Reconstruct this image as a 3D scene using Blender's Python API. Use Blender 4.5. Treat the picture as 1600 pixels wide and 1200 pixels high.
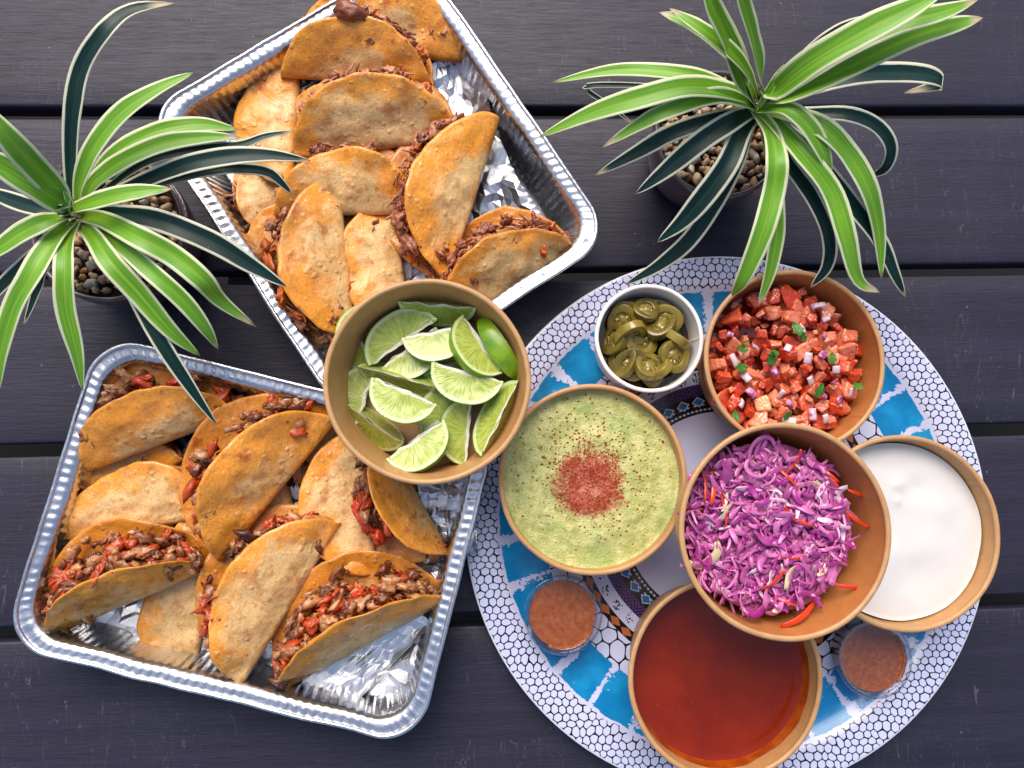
import bpy, bmesh, math, random
import numpy as np
from mathutils import Vector, Matrix, Euler, noise as mnoise

random.seed(7)
for o in list(bpy.data.objects): bpy.data.objects.remove(o)
S = bpy.context.scene
COL = S.collection
R = math.radians
CM = 0.01                                  # everything below is written in centimetres

# ------------------------------------------------------------------ camera
F_PX, CX, CY, HCAM = 1180.0, 800.0, 600.0, 64.0
PITCH, YAWX = math.atan(120 / F_PX), -math.atan(55 / F_PX)
cam_d = bpy.data.cameras.new('camera'); cam = bpy.data.objects.new('camera', cam_d); COL.objects.link(cam)
cam_d.sensor_width = 36; cam_d.lens = F_PX / 1600 * 36; cam_d.clip_start = 0.02; cam_d.clip_end = 50
cam.location = (0, 0, HCAM * CM); cam.rotation_euler = (PITCH, YAWX, 0)
S.camera = cam
CAMR = Euler((PITCH, YAWX, 0)).to_matrix()

def P(u, v, z=0.0):
    """point at height z (cm) that the camera sees at photo position u, v"""
    d = CAMR @ Vector(((u - CX) / F_PX, -(v - CY) / F_PX, -1))
    t = (z - HCAM) / d.z
    return Vector((d.x * t, d.y * t, z))

# ------------------------------------------------------------------ light
SUN_AZ, SUN_EL = R(104), R(50)            # direction to the light: azimuth from +x, elevation
w = bpy.data.worlds.new('World'); S.world = w; w.use_nodes = True
wn = w.node_tree; bg = wn.nodes['Background']
sky = wn.nodes.new('ShaderNodeTexSky'); sky.sky_type = 'NISHITA'; sky.sun_disc = False
sky.sun_elevation = SUN_EL; sky.sun_rotation = R(90) - SUN_AZ
sky.air_density = 1.2; sky.dust_density = 4.0
wn.links.new(sky.outputs[0], bg.inputs[0]); bg.inputs[1].default_value = 0.15
sd = bpy.data.lights.new('sun', 'SUN'); so = bpy.data.objects.new('sun', sd); COL.objects.link(so)
sd.energy = 2.3; sd.angle = R(44); sd.color = (1.0, 0.93, 0.84)
dirv = Vector((math.cos(SUN_EL) * math.cos(SUN_AZ), math.cos(SUN_EL) * math.sin(SUN_AZ), math.sin(SUN_EL)))
so.rotation_euler = dirv.to_track_quat('Z', 'Y').to_euler(); so.location = (0, 0.5, 1.5)
vs = S.view_settings; vs.view_transform = 'Standard'; vs.look = 'None'; vs.exposure = 0.16; vs.gamma = 1
vs.use_curve_mapping = False
S.render.engine = 'CYCLES'; S.render.resolution_x = 1024; S.render.resolution_y = 768
S.cycles.max_bounces = 7; S.cycles.diffuse_bounces = 3; S.cycles.glossy_bounces = 4; S.cycles.transparent_max_bounces = 8; S.cycles.caustics_reflective = False; S.cycles.caustics_refractive = False

# ------------------------------------------------------------------ node helpers
def hexc(h):
    c = [int(h[i:i + 2], 16) / 255 for i in (0, 2, 4)]
    return tuple(x / 12.92 if x <= .04045 else ((x + .055) / 1.055) ** 2.4 for x in c)
def rgb(h): return hexc(h) + (1.0,)

class V:
    """socket with arithmetic"""
    def __init__(s, g, sock): s.g, s.s = g, sock
    def _m(s, op, o=None, c=None):
        n = s.g.nt.nodes.new('ShaderNodeMath'); n.operation = op
        s.g.put(n.inputs[0], s)
        if o is not None: s.g.put(n.inputs[1], o)
        if c is not None: s.g.put(n.inputs[2], c)
        return V(s.g, n.outputs[0])
    def __add__(s, o): return s._m('ADD', o)
    def __radd__(s, o): return s._m('ADD', o)
    def __sub__(s, o): return s._m('SUBTRACT', o)
    def __rsub__(s, o): return (s * -1) + o
    def __mul__(s, o): return s._m('MULTIPLY', o)
    def __rmul__(s, o): return s._m('MULTIPLY', o)
    def __truediv__(s, o): return s._m('DIVIDE', o)
    def gt(s, o): return s._m('GREATER_THAN', o)
    def lt(s, o): return s._m('LESS_THAN', o)
    def abs(s): return s._m('ABSOLUTE')
    def fract(s): return s._m('FRACT')
    def floor(s): return s._m('FLOOR')
    def min(s, o): return s._m('MINIMUM', o)
    def max(s, o): return s._m('MAXIMUM', o)
    def smooth(s, a, b):
        n = s.g.nt.nodes.new('ShaderNodeMapRange'); n.interpolation_type = 'SMOOTHSTEP'
        s.g.put(n.inputs[0], s); n.inputs[1].default_value = a; n.inputs[2].default_value = b
        return V(s.g, n.outputs[0])

class G:
    def __init__(s, name):
        s.m = bpy.data.materials.new(name); s.m.use_nodes = True; s.nt = s.m.node_tree
        s.b = s.nt.nodes['Principled BSDF']; s.out = s.nt.nodes['Material Output']
    def put(s, inp, val):
        if isinstance(val, V): s.nt.links.new(val.s, inp)
        elif isinstance(val, str): inp.default_value = rgb(val)
        else: inp.default_value = val
    def obj(s, sc=(100, 100, 100), rnd=False, rot=None):
        tc = s.nt.nodes.new('ShaderNodeTexCoord'); mp = s.nt.nodes.new('ShaderNodeMapping')
        s.nt.links.new(tc.outputs['Object'], mp.inputs[0]); mp.inputs['Scale'].default_value = sc
        if rot: mp.inputs['Rotation'].default_value = rot
        if rnd:
            oi = s.nt.nodes.new('ShaderNodeObjectInfo'); ml = s.nt.nodes.new('ShaderNodeMath'); ml.operation = 'MULTIPLY'
            s.nt.links.new(oi.outputs['Random'], ml.inputs[0]); ml.inputs[1].default_value = 300
            s.nt.links.new(ml.outputs[0], mp.inputs['Location'])
        return V(s, mp.outputs[0])
    def rand(s):
        oi = s.nt.nodes.new('ShaderNodeObjectInfo'); return V(s, oi.outputs['Random'])
    def xyz(s, v):
        n = s.nt.nodes.new('ShaderNodeSeparateXYZ'); s.put(n.inputs[0], v)
        return V(s, n.outputs[0]), V(s, n.outputs[1]), V(s, n.outputs[2])
    def attr(s, name='col'):
        n = s.nt.nodes.new('ShaderNodeAttribute'); n.attribute_name = name
        q = s.nt.nodes.new('ShaderNodeSeparateColor'); s.nt.links.new(n.outputs['Color'], q.inputs[0])
        return V(s, q.outputs[0]), V(s, q.outputs[1]), V(s, q.outputs[2])
    def noise(s, v, scale, detail=3, rough=.55, dist=0, color=False):
        n = s.nt.nodes.new('ShaderNodeTexNoise'); s.put(n.inputs['Vector'], v)
        n.inputs['Scale'].default_value = scale; n.inputs['Detail'].default_value = detail
        n.inputs['Roughness'].default_value = rough; n.inputs['Distortion'].default_value = dist
        return V(s, n.outputs[1 if color else 0])
    def vor(s, v, scale, feature='F1', rnd=1.0, out=0):
        n = s.nt.nodes.new('ShaderNodeTexVoronoi'); n.feature = feature; s.put(n.inputs['Vector'], v)
        n.inputs['Scale'].default_value = scale; n.inputs['Randomness'].default_value = rnd
        return V(s, n.outputs[out])
    def ramp(s, f, stops):
        n = s.nt.nodes.new('ShaderNodeValToRGB'); s.put(n.inputs[0], f); el = n.color_ramp.elements
        while len(el) < len(stops): el.new(0.5)
        for e, (p, c) in zip(el, stops): e.position = p; e.color = rgb(c) if isinstance(c, str) else (c, c, c, 1)
        return V(s, n.outputs[0])
    def mix(s, f, a, b):
        n = s.nt.nodes.new('ShaderNodeMix'); n.data_type = 'RGBA'
        s.put(n.inputs[0], f); s.put(n.inputs[6], a); s.put(n.inputs[7], b); return V(s, n.outputs[2])
    def bump(s, h, strength=.3, dist=.05, nrm=None):
        n = s.nt.nodes.new('ShaderNodeBump'); s.put(n.inputs['Height'], h)
        n.inputs['Strength'].default_value = strength; n.inputs['Distance'].default_value = dist * CM
        if nrm is not None: s.put(n.inputs['Normal'], nrm)
        return V(s, n.outputs[0])
    def set(s, **k):
        names = dict(col='Base Color', rough='Roughness', metal='Metallic', nrm='Normal', spec='Specular IOR Level',
                     sss='Subsurface Weight', sssr='Subsurface Radius', ssss='Subsurface Scale', coat='Coat Weight',
                     coatr='Coat Roughness', trans='Transmission Weight', ior='IOR', alpha='Alpha')
        for a, b in k.items(): s.put(s.b.inputs[names[a]], b)
        return s.m

MAT = {}
# dark weathered boards
g = G('dark_wood'); v = g.obj((9, 100, 100), True); vl = g.obj((2, 100, 100), True); v2 = g.obj((100, 100, 100), True)
n1 = g.noise(vl, .8, 4, .6); n2 = g.noise(v, 5.5, 4, .65); n3 = g.noise(v2, .1, 3)
c = g.mix(n1.smooth(.3, .75), '1e1b2c', '29253a'); c = g.mix(n2.smooth(.54, .7) * .75, c, '0c0c14'); c = g.mix(n2.smooth(.42, .3) * .5, c, '30303f')
c = g.mix(n3.smooth(.45, .75) * .3, c, '2c2c3a')
sc_ = g.noise(g.obj((60, 9, 100), True, (0, 0, .5)), 1.6, 2, .5, 1.2); c = g.mix((sc_ - .5).abs().lt(.0035) * n3.gt(.5) * .35, c, '6a6876'); spk = g.vor(v2, .4, 'F1'); c = g.mix(spk.lt(.03) * .5, c, '8a8794')
MAT['wood'] = g.set(col=c, rough=n2.smooth(.2, .9) * .2 + .44, nrm=g.bump(n1 * .4 + n2, .8, .04), spec=.45)
g = G('ground_dark'); MAT['dark'] = g.set(col='08080a', rough=.9)
g = G('grey_metal'); MAT['grey'] = g.set(col='77757c', rough=.5)

def foil_mat(name, quilt):
    g = G(name); v = g.obj(rnd=True); n = g.noise(v, .9, 4, .6); n2 = g.noise(v, 5, 2)
    cr = g.vor(v, .7, 'DISTANCE_TO_EDGE')
    h = n * .6 + n2 * .12 + cr.smooth(0, .12) * .12
    nr = g.bump(h, .45, .12)
    if quilt:
        x, y, z = g.xyz(v); a = ((x + y) * 4.2).fract() - .5; b = ((x - y) * 4.2).fract() - .5
        nr = g.bump((a.abs()).max(b.abs()), .7, .035, nr)
    return g.set(col='dfe0e4', metal=1.0, rough=n * .12 + (.28 if quilt else .22), nrm=nr)
MAT['foil'] = foil_mat('aluminium_foil', False); MAT['foilq'] = foil_mat('quilted_foil', True)

# tortilla : attribute r = distance from the edge line, g = per-taco oil, b = inside face
g = G('tortilla'); e, oil, ins = g.attr(); v = g.obj(rnd=True)
n = g.noise(v, .38, 4, .6); nb = g.noise(v, 1.3, 4, .6); fine = g.noise(v, 6, 3, .6)
k = (e * .9 + (n - .5) * 2.2 + oil * .85 - .5).smooth(.02, .62)
c = g.mix(k, 'ecc384', 'f6a034')
c = g.mix(nb.smooth(.5, .66) * .6, c, 'c9843a')
c = g.mix(nb.smooth(.36, .22) * .5, c, 'e0bd8b')
c = g.mix(g.noise(v, .55, 3).smooth(.57, .72) * (oil * .7 + .3), c, 'b4581a')
bl = g.vor(v, 1.5, 'SMOOTH_F1'); blm = bl.smooth(.34, .08) * g.noise(v, .5, 2).smooth(.45, .6); c = g.mix(g.vor(v, .75, 'SMOOTH_F1').smooth(.22, .06) * nb.gt(.47) * .5, c, '8a4a1c'); c = g.mix(blm * .4, c, 'e6be84')
c = g.mix(g.vor(v, 2.1).lt(.085) * fine.gt(.5) * .8, c, '6a3010')
c = g.mix(fine.smooth(.45, .7) * .4, c, 'b87430'); c = g.mix(fine.smooth(.42, .3) * .35, c, 'eccf9a')
c = g.mix(ins * .35, c, 'b5651d')
h = nb * .8 + blm * .6 + fine * .3
MAT['tortilla'] = g.set(col=c, rough=(1 - k) * .2 + .27, nrm=g.bump(h, .9, .12), spec=.5, coat=g.noise(v, .35, 3).smooth(.45, .65) * .45, coatr=.22)

g = G('shredded_beef'); v = g.obj((100, 100, 100), True); n = g.noise(v, 3, 5, .7); a, b_, c_ = g.attr()
c = g.mix((n * .6 + a * .5).smooth(.3, .85), '843e26', 'cc8a62'); c = g.mix(b_.gt(.88), c, 'd0641c')
MAT['beef'] = g.set(col=c, rough=.33, coat=.2, nrm=g.bump(g.noise(g.obj((100, 500, 500), True), 1.3, 4), .7, .08))
g = G('chicken_and_tomato'); v = g.obj(rnd=True); n = g.noise(v, 2.4, 5, .7); a, b_, c_ = g.attr()
c = g.mix((n * .7 + a * .4).smooth(.3, .8), '6e2f16', 'cc9060'); c = g.mix(b_.gt(.68), c, g.mix(n, 'a83014', 'cc5824'))
c = g.mix(b_.gt(.96), c, '4c2414')
MAT['chicken'] = g.set(col=c, rough=.25, coat=.3, nrm=g.bump(n, .6, .1))
g = G('red_salsa_chunk'); v = g.obj(rnd=True); n = g.noise(v, 2, 4)
MAT['redchunk'] = g.set(col=g.mix(n.smooth(.3, .7), 'b32a17', 'd8502c'), rough=.25, nrm=g.bump(n, .4, .1))

def kraft(name, a, b, rough=.42):
    g = G(name); v = g.obj(rnd=True); n = g.noise(v, 1.1, 4); f = g.noise(v, 14, 2)
    c = g.mix(n.smooth(.25, .8), a, b); c = g.mix(f.smooth(.62, .8) * .35, c, '8a5a30')
    return g.set(col=c, rough=rough, nrm=g.bump(f, .12, .01))
MAT['kraft'] = kraft('kraft_paper', 'b98b5c', 'c89c6c')
MAT['kraft_in'] = kraft('kraft_inside', 'b88756', 'c4945f', .36)
MAT['kraft_oil_bounce'] = kraft('kraft_inside_oily_bounce', 'b4713e', 'c07e48', .3)  # more orange: oily stain plus light bounced between walls, painted into the base colour
g = G('white_paper'); v = g.obj(); MAT['paper'] = g.set(col='f2ede8', rough=.42, nrm=g.bump(g.noise(v, 9, 2), .05, .01))

# lime
g = G('lime_rind'); v = g.obj(rnd=True); n = g.noise(v, .5, 3); p_ = g.vor(v, 7, 'SMOOTH_F1')
c = g.mix((n + g.rand() * .35 - .15).smooth(.3, .75), '237a0c', '8cb01c')
MAT['rind'] = g.set(col=c, rough=.32, nrm=g.bump(p_, .25, .03), coat=.3, coatr=.2)
g = G('lime_flesh'); s_, ang, t_ = g.attr(); v = g.obj(rnd=True)
un = g.nt.nodes.new('ShaderNodeCombineXYZ'); g.put(un.inputs[0], ang * 22); g.put(un.inputs[1], s_ * 1.6); g.put(un.inputs[2], g.rand() * 60)
vv = V(g, un.outputs[0]); ves = g.noise(vv, 1.6, 3, .6); ves2 = g.vor(vv, 1.6, 'DISTANCE_TO_EDGE')
c = g.mix(ves.smooth(.3, .72), '8ea42c', 'bcc862'); c = g.mix(ves2.smooth(.09, .0) * .3, c, 'd0d690')
c = g.mix(((s_ + (ves - .5) * .05)).smooth(.83, .89), c, 'd2daa4'); c = g.mix(s_.smooth(.955, .985), c, '86b32a')
c = g.mix((s_ + (ves - .5) * .08).smooth(.13, .05), c, 'e2e4cc')
MAT['flesh'] = g.set(col=c, rough=.22, nrm=g.bump(ves * .6 + ves2, .5, .06), coat=.2)

# jalapeno
g = G('jalapeno_skin'); v = g.obj(rnd=True); n = g.noise(v, 1.1, 3)
c = g.mix((n * .6 + g.rand() * .5).smooth(.25, .85), '544a12', '948030')
MAT['jal'] = g.set(col=c, rough=.22, nrm=g.bump(n, .2, .05), coat=.4)
g = G('jalapeno_core'); v = g.obj(rnd=True); n = g.noise(v, 2.5, 3); MAT['jalc'] = g.set(col=g.mix(n, '6e6220', 'a08c44'), rough=.3, nrm=g.bump(n, .4, .06), coat=.3)
g = G('seed'); MAT['seed'] = g.set(col='d8bd74', rough=.35)
g = G('brine'); MAT['brine'] = g.set(col='2a2508', rough=.08, coat=.5)

# pico de gallo
g = G('tomato'); v = g.obj(rnd=True); n = g.noise(v, 1.6, 4, .6)
c = g.mix((n * .8 + g.rand() * .6 - .2).smooth(.2, .95), 'cc4020', 'f69c76'); c = g.mix(g.vor(v, 2.2).lt(.16) * .6, c, 'e8a860')
c = g.mix(g.rand().gt(.97) * .6, c, 'e6b277')
MAT['tomato'] = g.set(col=c, rough=.15, nrm=g.bump(n, .35, .08), coat=.4, coatr=.1)
g = G('red_onion'); v = g.obj(rnd=True); n = g.noise(v, 1.3, 3); x, y, z = g.xyz(v)
c = g.mix((n + g.rand() * .5 - .2).smooth(.4, .8), 'e9d3d8', 'c07aa0'); c = g.mix((g.rand().gt(.6)) * n.smooth(.5, .6), c, 'a03a80')
MAT['onion'] = g.set(col=c, rough=.2, coat=.3)
g = G('cilantro'); v = g.obj(rnd=True); MAT['cil'] = g.set(col=g.mix(g.noise(v, 2, 3), '1f5a18', '55932e'), rough=.35)
g = G('tomato_juice'); v = g.obj(); MAT['juice'] = g.set(col=g.mix(g.noise(v, .9, 3), '7c1c0c', 'b04024'), rough=.12, coat=.4)

# guacamole
g = G('guacamole'); v = g.obj(); x, y, z = g.xyz(v); n = g.noise(v, 1.3, 5, .65); f = g.noise(v, 5, 4, .6); big = g.noise(v, .3, 3)
c = g.mix(n.smooth(.3, .72), 'a2a756', 'cfcd8a'); c = g.mix(big.smooth(.5, .68) * .5, c, '92b060'); c = g.mix(f.smooth(.58, .72) * .5, c, 'd6d68e')
gx = (x + .2) / 2.75; gy = (y + .5) / 2.85
rr = (gx * gx + gy * gy)._m('SQRT') + (g.noise(v, .8, 4, .6) - .5) * 1.1
red = g.mix(f.smooth(.35, .65), '8e2c16', 'b4502e'); red = g.mix((n.smooth(.5, .7) + rr.smooth(.6, .2) * .4) * .6, red, 'c98a70')
c = g.mix((rr + (f - .5) * .9).smooth(1.2, .62), c, red)
px_ = (x - .0) / 3.6; py_ = (y - .4) / 3.2; halo = (px_ * px_ + py_ * py_)._m('SQRT')
dens = halo.smooth(1.75, .2) * g.noise(v, .6, 2).smooth(.3, .6)
sp = g.vor(v, 7.0).lt(dens * .62); sp2 = g.vor(v, 2.4).lt(dens * .26 + .055) * f.gt(.5)
c = g.mix(sp.max(sp2) * .85, c, '9c3a14')
MAT['guac'] = g.set(col=c, rough=.3, nrm=g.bump(n * .8 + f * .5, 1.0, .16))
g = G('paprika'); MAT['paprika'] = g.set(col=g.mix(g.rand(), '8c2a0e', 'a83c14'), rough=.7)

g = G('sour_cream'); v = g.obj(); n = g.noise(v, .4, 3); MAT['cream'] = g.set(col='dcd9d6', rough=.3, nrm=g.bump(n, .2, .12))
g = G('red_sauce'); v = g.obj(); n = g.noise(v, .25, 3); sp = g.vor(v, 2.6).lt(.07) * g.noise(v, .8, 2).gt(.52)
c = g.mix(n.smooth(.3, .7), '7a1e06', '8a2606'); c = g.mix(sp * .6, c, 'c86a3a')
MAT['sauce'] = g.set(col=c, rough=.11, nrm=g.bump(g.noise(v, 3, 3), .05, .02), spec=.45)
g = G('sauce_film'); v = g.obj(); n = g.noise(v, .8, 4); MAT['film'] = g.set(col=g.mix(n.smooth(.3, .7), '963608', 'b8560f'), rough=.25)
g = G('brown_salsa'); v = g.obj(rnd=True); n = g.noise(v, 2.2, 5, .65); f = g.noise(v, 9, 3)
c = g.mix(n.smooth(.3, .7), '96461a', 'b8642c'); c = g.mix(f.smooth(.6, .72) * .6, c, 'd89a64')
MAT['salsa'] = g.set(col=c, rough=.35, nrm=g.bump(n + f * .3, .5, .08))
g = G('clear_plastic'); nt = g.nt
tr = nt.nodes.new('ShaderNodeBsdfTransparent'); gl = nt.nodes.new('ShaderNodeBsdfGlossy'); gl.inputs['Roughness'].default_value = .06
lw = nt.nodes.new('ShaderNodeLayerWeight'); lw.inputs[0].default_value = .35; mx = nt.nodes.new('ShaderNodeMixShader')
tr.inputs[0].default_value = (.93, .94, .97, 1)
g.put(mx.inputs[0], V(g, lw.outputs['Facing']) * .8 + .015); nt.links.new(tr.outputs[0], mx.inputs[1]); nt.links.new(gl.outputs[0], mx.inputs[2])
nt.links.new(mx.outputs[0], g.out.inputs[0]); MAT['plastic'] = g.m

# slaw
g = G('red_cabbage'); v = g.obj((100, 100, 100), True); n = g.noise(v, 1.1, 3); a, b_, c_ = g.attr(); r_ = g.rand()
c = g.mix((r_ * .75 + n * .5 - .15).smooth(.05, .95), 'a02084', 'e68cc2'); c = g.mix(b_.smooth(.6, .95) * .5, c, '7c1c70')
c = g.mix(r_.gt(.86), c, 'ecc6dc'); c = g.mix(r_.gt(.975), c, 'd8c49a')
MAT['cabbage'] = g.set(col=c, rough=.25, coat=.25, nrm=g.bump(n, .2, .06))
g = G('carrot'); v = g.obj(rnd=True); MAT['carrot'] = g.set(col=g.mix(g.noise(v, 1, 3), 'c83010', 'e8481e'), rough=.25, coat=.3)

# plants
def leaf_mat(name, a, b, edge, mid, sp_=.4):
    g = G(name); u, t, k = g.attr(); v = g.obj(rnd=True)
    cb = g.nt.nodes.new('ShaderNodeCombineXYZ'); g.put(cb.inputs[0], u * 9); g.put(cb.inputs[1], t * 1.4); g.put(cb.inputs[2], g.rand() * 40)
    st = g.noise(V(g, cb.outputs[0]), 1.7, 3); uu = u + (g.noise(v, .5, 2) - .5) * .14
    c = g.mix(st.smooth(.3, .7), a, b); c = g.mix((uu.smooth(.16, .02)) * .35, c, mid)
    c = g.mix(t.smooth(.25, .0) * .6, c, mid)
    c = g.mix((st.smooth(.66, .72)) * .25, c, mid)
    c = g.mix(uu.smooth(.70, .80), c, edge)
    c = g.mix((t + (g.rand() - .5) * .12).smooth(.93, 1.0), c, 'b8a888'); c = g.mix(g.noise(v, 2.2, 4, .7).smooth(.68, .76) * .35, c, 'c8c8a0')
    return g.set(col=c, rough=.4, nrm=g.bump(st, .12, .05), spec=sp_)
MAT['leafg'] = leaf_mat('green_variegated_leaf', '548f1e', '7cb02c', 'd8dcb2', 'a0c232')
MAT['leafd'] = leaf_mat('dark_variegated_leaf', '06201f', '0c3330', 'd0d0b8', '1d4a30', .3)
g = G('pot_glaze'); v = g.obj(); n = g.noise(v, .4, 3); MAT['pot'] = g.set(col=g.mix(n, '4a4148', '5a4c50'), rough=.14, coat=.6, coatr=.05)
g = G('soil'); MAT['soil'] = g.set(col='2a1c14', rough=.9)
g = G('pebble'); v = g.obj(rnd=True); r_ = g.rand(); c = g.ramp(r_, [(0, '8a6444'), (.3, 'b58c62'), (.55, 'd6b48c'), (.8, '9a8474'), (1, 'e6d8c4')])
MAT['pebble'] = g.set(col=g.mix(g.noise(v, 2, 3).smooth(.4, .7) * .3, c, '4a382a'), rough=.4)

# ------------------------------------------------------------------ mesh helpers
def mesh(name, verts, faces, mat, smooth=True, cols=None):
    me = bpy.data.meshes.new(name)
    me.from_pydata([(x * CM, y * CM, z * CM) for x, y, z in verts], [], faces)
    if mat: me.materials.append(MAT[mat])
    if smooth: me.polygons.foreach_set('use_smooth', [True] * len(me.polygons))
    if cols is not None:
        at = me.color_attributes.new('col', 'FLOAT_COLOR', 'POINT')
        at.data.foreach_set('color', np.array([(c[0], c[1], c[2], 1) for c in cols], dtype=np.float32).ravel())
    me.update(); return me
def link(name, data, parent=None, loc=None, rot=None, scale=None):
    o = bpy.data.objects.new(name, data); COL.objects.link(o)
    if parent: o.parent = parent
    if loc is not None: o.location = Vector(loc) * CM
    if rot is not None: o.rotation_euler = rot
    if scale is not None: o.scale = scale if hasattr(scale, '__len__') else (scale,) * 3
    return o
def tag(o, label, cat, group=None, kind=None):
    if label: o['label'] = label
    if cat: o['category'] = cat
    if group: o['group'] = group
    if kind: o['kind'] = kind
    return o
def thing(name, loc, label, cat, group=None, rot=(0, 0, 0)):
    return tag(link(name, None, None, loc, rot), label, cat, group)
def nz(x, y, z=0.0): return mnoise.noise(Vector((x, y, z)))

def grid_faces(n, m, wrap_m=False):
    f = []
    for i in range(n - 1):
        for j in range(m if wrap_m else m - 1):
            j2 = (j + 1) % m
            f.append((i * m + j, i * m + j2, (i + 1) * m + j2, (i + 1) * m + j))
    return f
def thicken(verts, faces, t, cols=None, inside=True):
    """two skins plus a stitched rim; b channel of cols marks the inner skin"""
    vv = np.array(verts, dtype=float); nr = np.zeros_like(vv); cnt = {}
    for f in faces:
        p = vv[list(f)]; n_ = np.cross(p[1] - p[0], p[2] - p[0]) if len(f) == 3 else np.cross(p[2] - p[0], p[3] - p[1])
        for i in f: nr[i] += n_
        for a, b in zip(f, f[1:] + f[:1]): cnt[(a, b)] = 1
    nr /= np.maximum(np.linalg.norm(nr, axis=1, keepdims=True), 1e-9)
    N = len(vv); out = [tuple(x) for x in vv + nr * t / 2] + [tuple(x) for x in vv - nr * t / 2]
    fs = list(faces) + [tuple(i + N for i in reversed(f)) for f in faces]
    for a, b in cnt:
        if (b, a) not in cnt: fs.append((b, a, a + N, b + N))
    cc = None
    if cols is not None: cc = list(cols) + [(c[0], c[1], 1.0 if inside else c[2]) for c in cols]
    return out, fs, cc
def lathe(prof, seg=72, wob=0, caps=False):
    vs_ = []; 
    for i, (r, z) in enumerate(prof):
        for j in range(seg):
            a = 2 * math.pi * j / seg; vs_.append((r * math.cos(a), r * math.sin(a), z))
    fs = grid_faces(len(prof), seg, True)
    return vs_, fs
ICO = {}
def ico(sub=2):
    if sub not in ICO:
        bm = bmesh.new(); bmesh.ops.create_icosphere(bm, subdivisions=sub, radius=1)
        ICO[sub] = ([tuple(v.co) for v in bm.verts], [tuple(v.index for v in f.verts) for f in bm.faces]); bm.free()
    return ICO[sub]
def blob(size, seed, amp=.3, sub=2, freq=1.3):
    vs_, fs = ico(sub); out = []
    for x, y, z in vs_:
        k = 1 + amp * nz(x * freq + seed * 3.1, y * freq, z * freq + seed * 1.7)
        out.append((x * size[0] * k, y * size[1] * k, z * size[2] * k))
    return out, fs
def join(parts):
    V_, F_, C_ = [], [], []
    for vs_, fs, cs in parts:
        n = len(V_); V_ += vs_; F_ += [tuple(i + n for i in f) for f in fs]; C_ += cs
    return V_, F_, C_
def xf(vs_, M): return [tuple(M @ Vector(p)) for p in vs_]
def catmull(pts, n):
    pts = [Vector(p) for p in pts]; pts = [pts[0] * 2 - pts[1]] + pts + [pts[-1] * 2 - pts[-2]]; out = []
    segs = len(pts) - 3
    for i in range(n):
        t = i / (n - 1) * segs; k = min(int(t), segs - 1); t -= k
        a, b, c, d = pts[k:k + 4]
        out.append(.5 * ((2 * b) + (c - a) * t + (2 * a - 5 * b + 4 * c - d) * t * t + (3 * b - a - 3 * c + d) * t ** 3))
    return out

# ------------------------------------------------------------------ table
table = tag(link('table', None), None, None, kind='structure')
gaps = [((0, 187), (1600, 161)), ((0, 443), (1600, 414)), ((0, 700), (1600, 675)), ((0, 978), (1600, 954))]
ang = []; ys = []
for a, b in gaps:
    a, b = P(*a), P(*b); ang.append(math.atan2(b.y - a.y, b.x - a.x)); ys.append((a.y + b.y) / 2 - (a.x + b.x) / 2 * math.tan(ang[-1]))
PA = sum(ang) / 4; pitch = (ys[0] - ys[3]) / 3
table.rotation_euler = (0, 0, PA)
GAPW = 1.1
def plank_mesh(wd, seed):
    L = 75; prof = [(-wd / 2, -2), (-wd / 2, -.22), (-wd / 2 + .07, -.06), (-wd / 2 + .25, 0)]
    prof = prof + [(-wd / 2 + .25 + (wd - .5) * k / 6, 0) for k in range(1, 6)] + [(-p[0], p[1]) for p in reversed(prof)]
    xs = [-L + 2 * L * i / 60 for i in range(61)]; vs_ = []
    for x in xs:
        for y, z in prof:
            vs_.append((x, y + .05 * nz(x * .1, seed, y), z + .03 * nz(x * .07, y * .3, seed * 5)))
    return mesh('plank', vs_, grid_faces(61, len(prof)), 'wood')
yc = [ys[0] + pitch - GAPW * .0] + ys + [ys[3] - pitch]
for i in range(5):
    top, bot = yc[i] - GAPW / 2, yc[i + 1] + GAPW / 2
    o = link('plank', plank_mesh(top - bot, i * 1.7), table, (0, (top + bot) / 2, 0))
bx = lambda x0, x1, y0, y1, z0, z1: ([(x, y, z) for x in (x0, x1) for y in (y0, y1) for z in (z0, z1)],
      [(0, 1, 3, 2), (4, 6, 7, 5), (0, 4, 5, 1), (2, 3, 7, 6), (0, 2, 6, 4), (1, 5, 7, 3)])
for x in (P(372, 440).x, P(1160, 425).x):
    link('crossbeam', mesh('crossbeam', *bx(x - 1.2, x + 1.2, -60, 60, -5, -2.2), 'grey', False), table)
tag(link('ground', mesh('ground', [(-150, -150, -40), (150, -150, -40), (150, 150, -40), (-150, 150, -40)], [(0, 1, 2, 3)], 'dark', False)), None, None, kind='structure')

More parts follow.
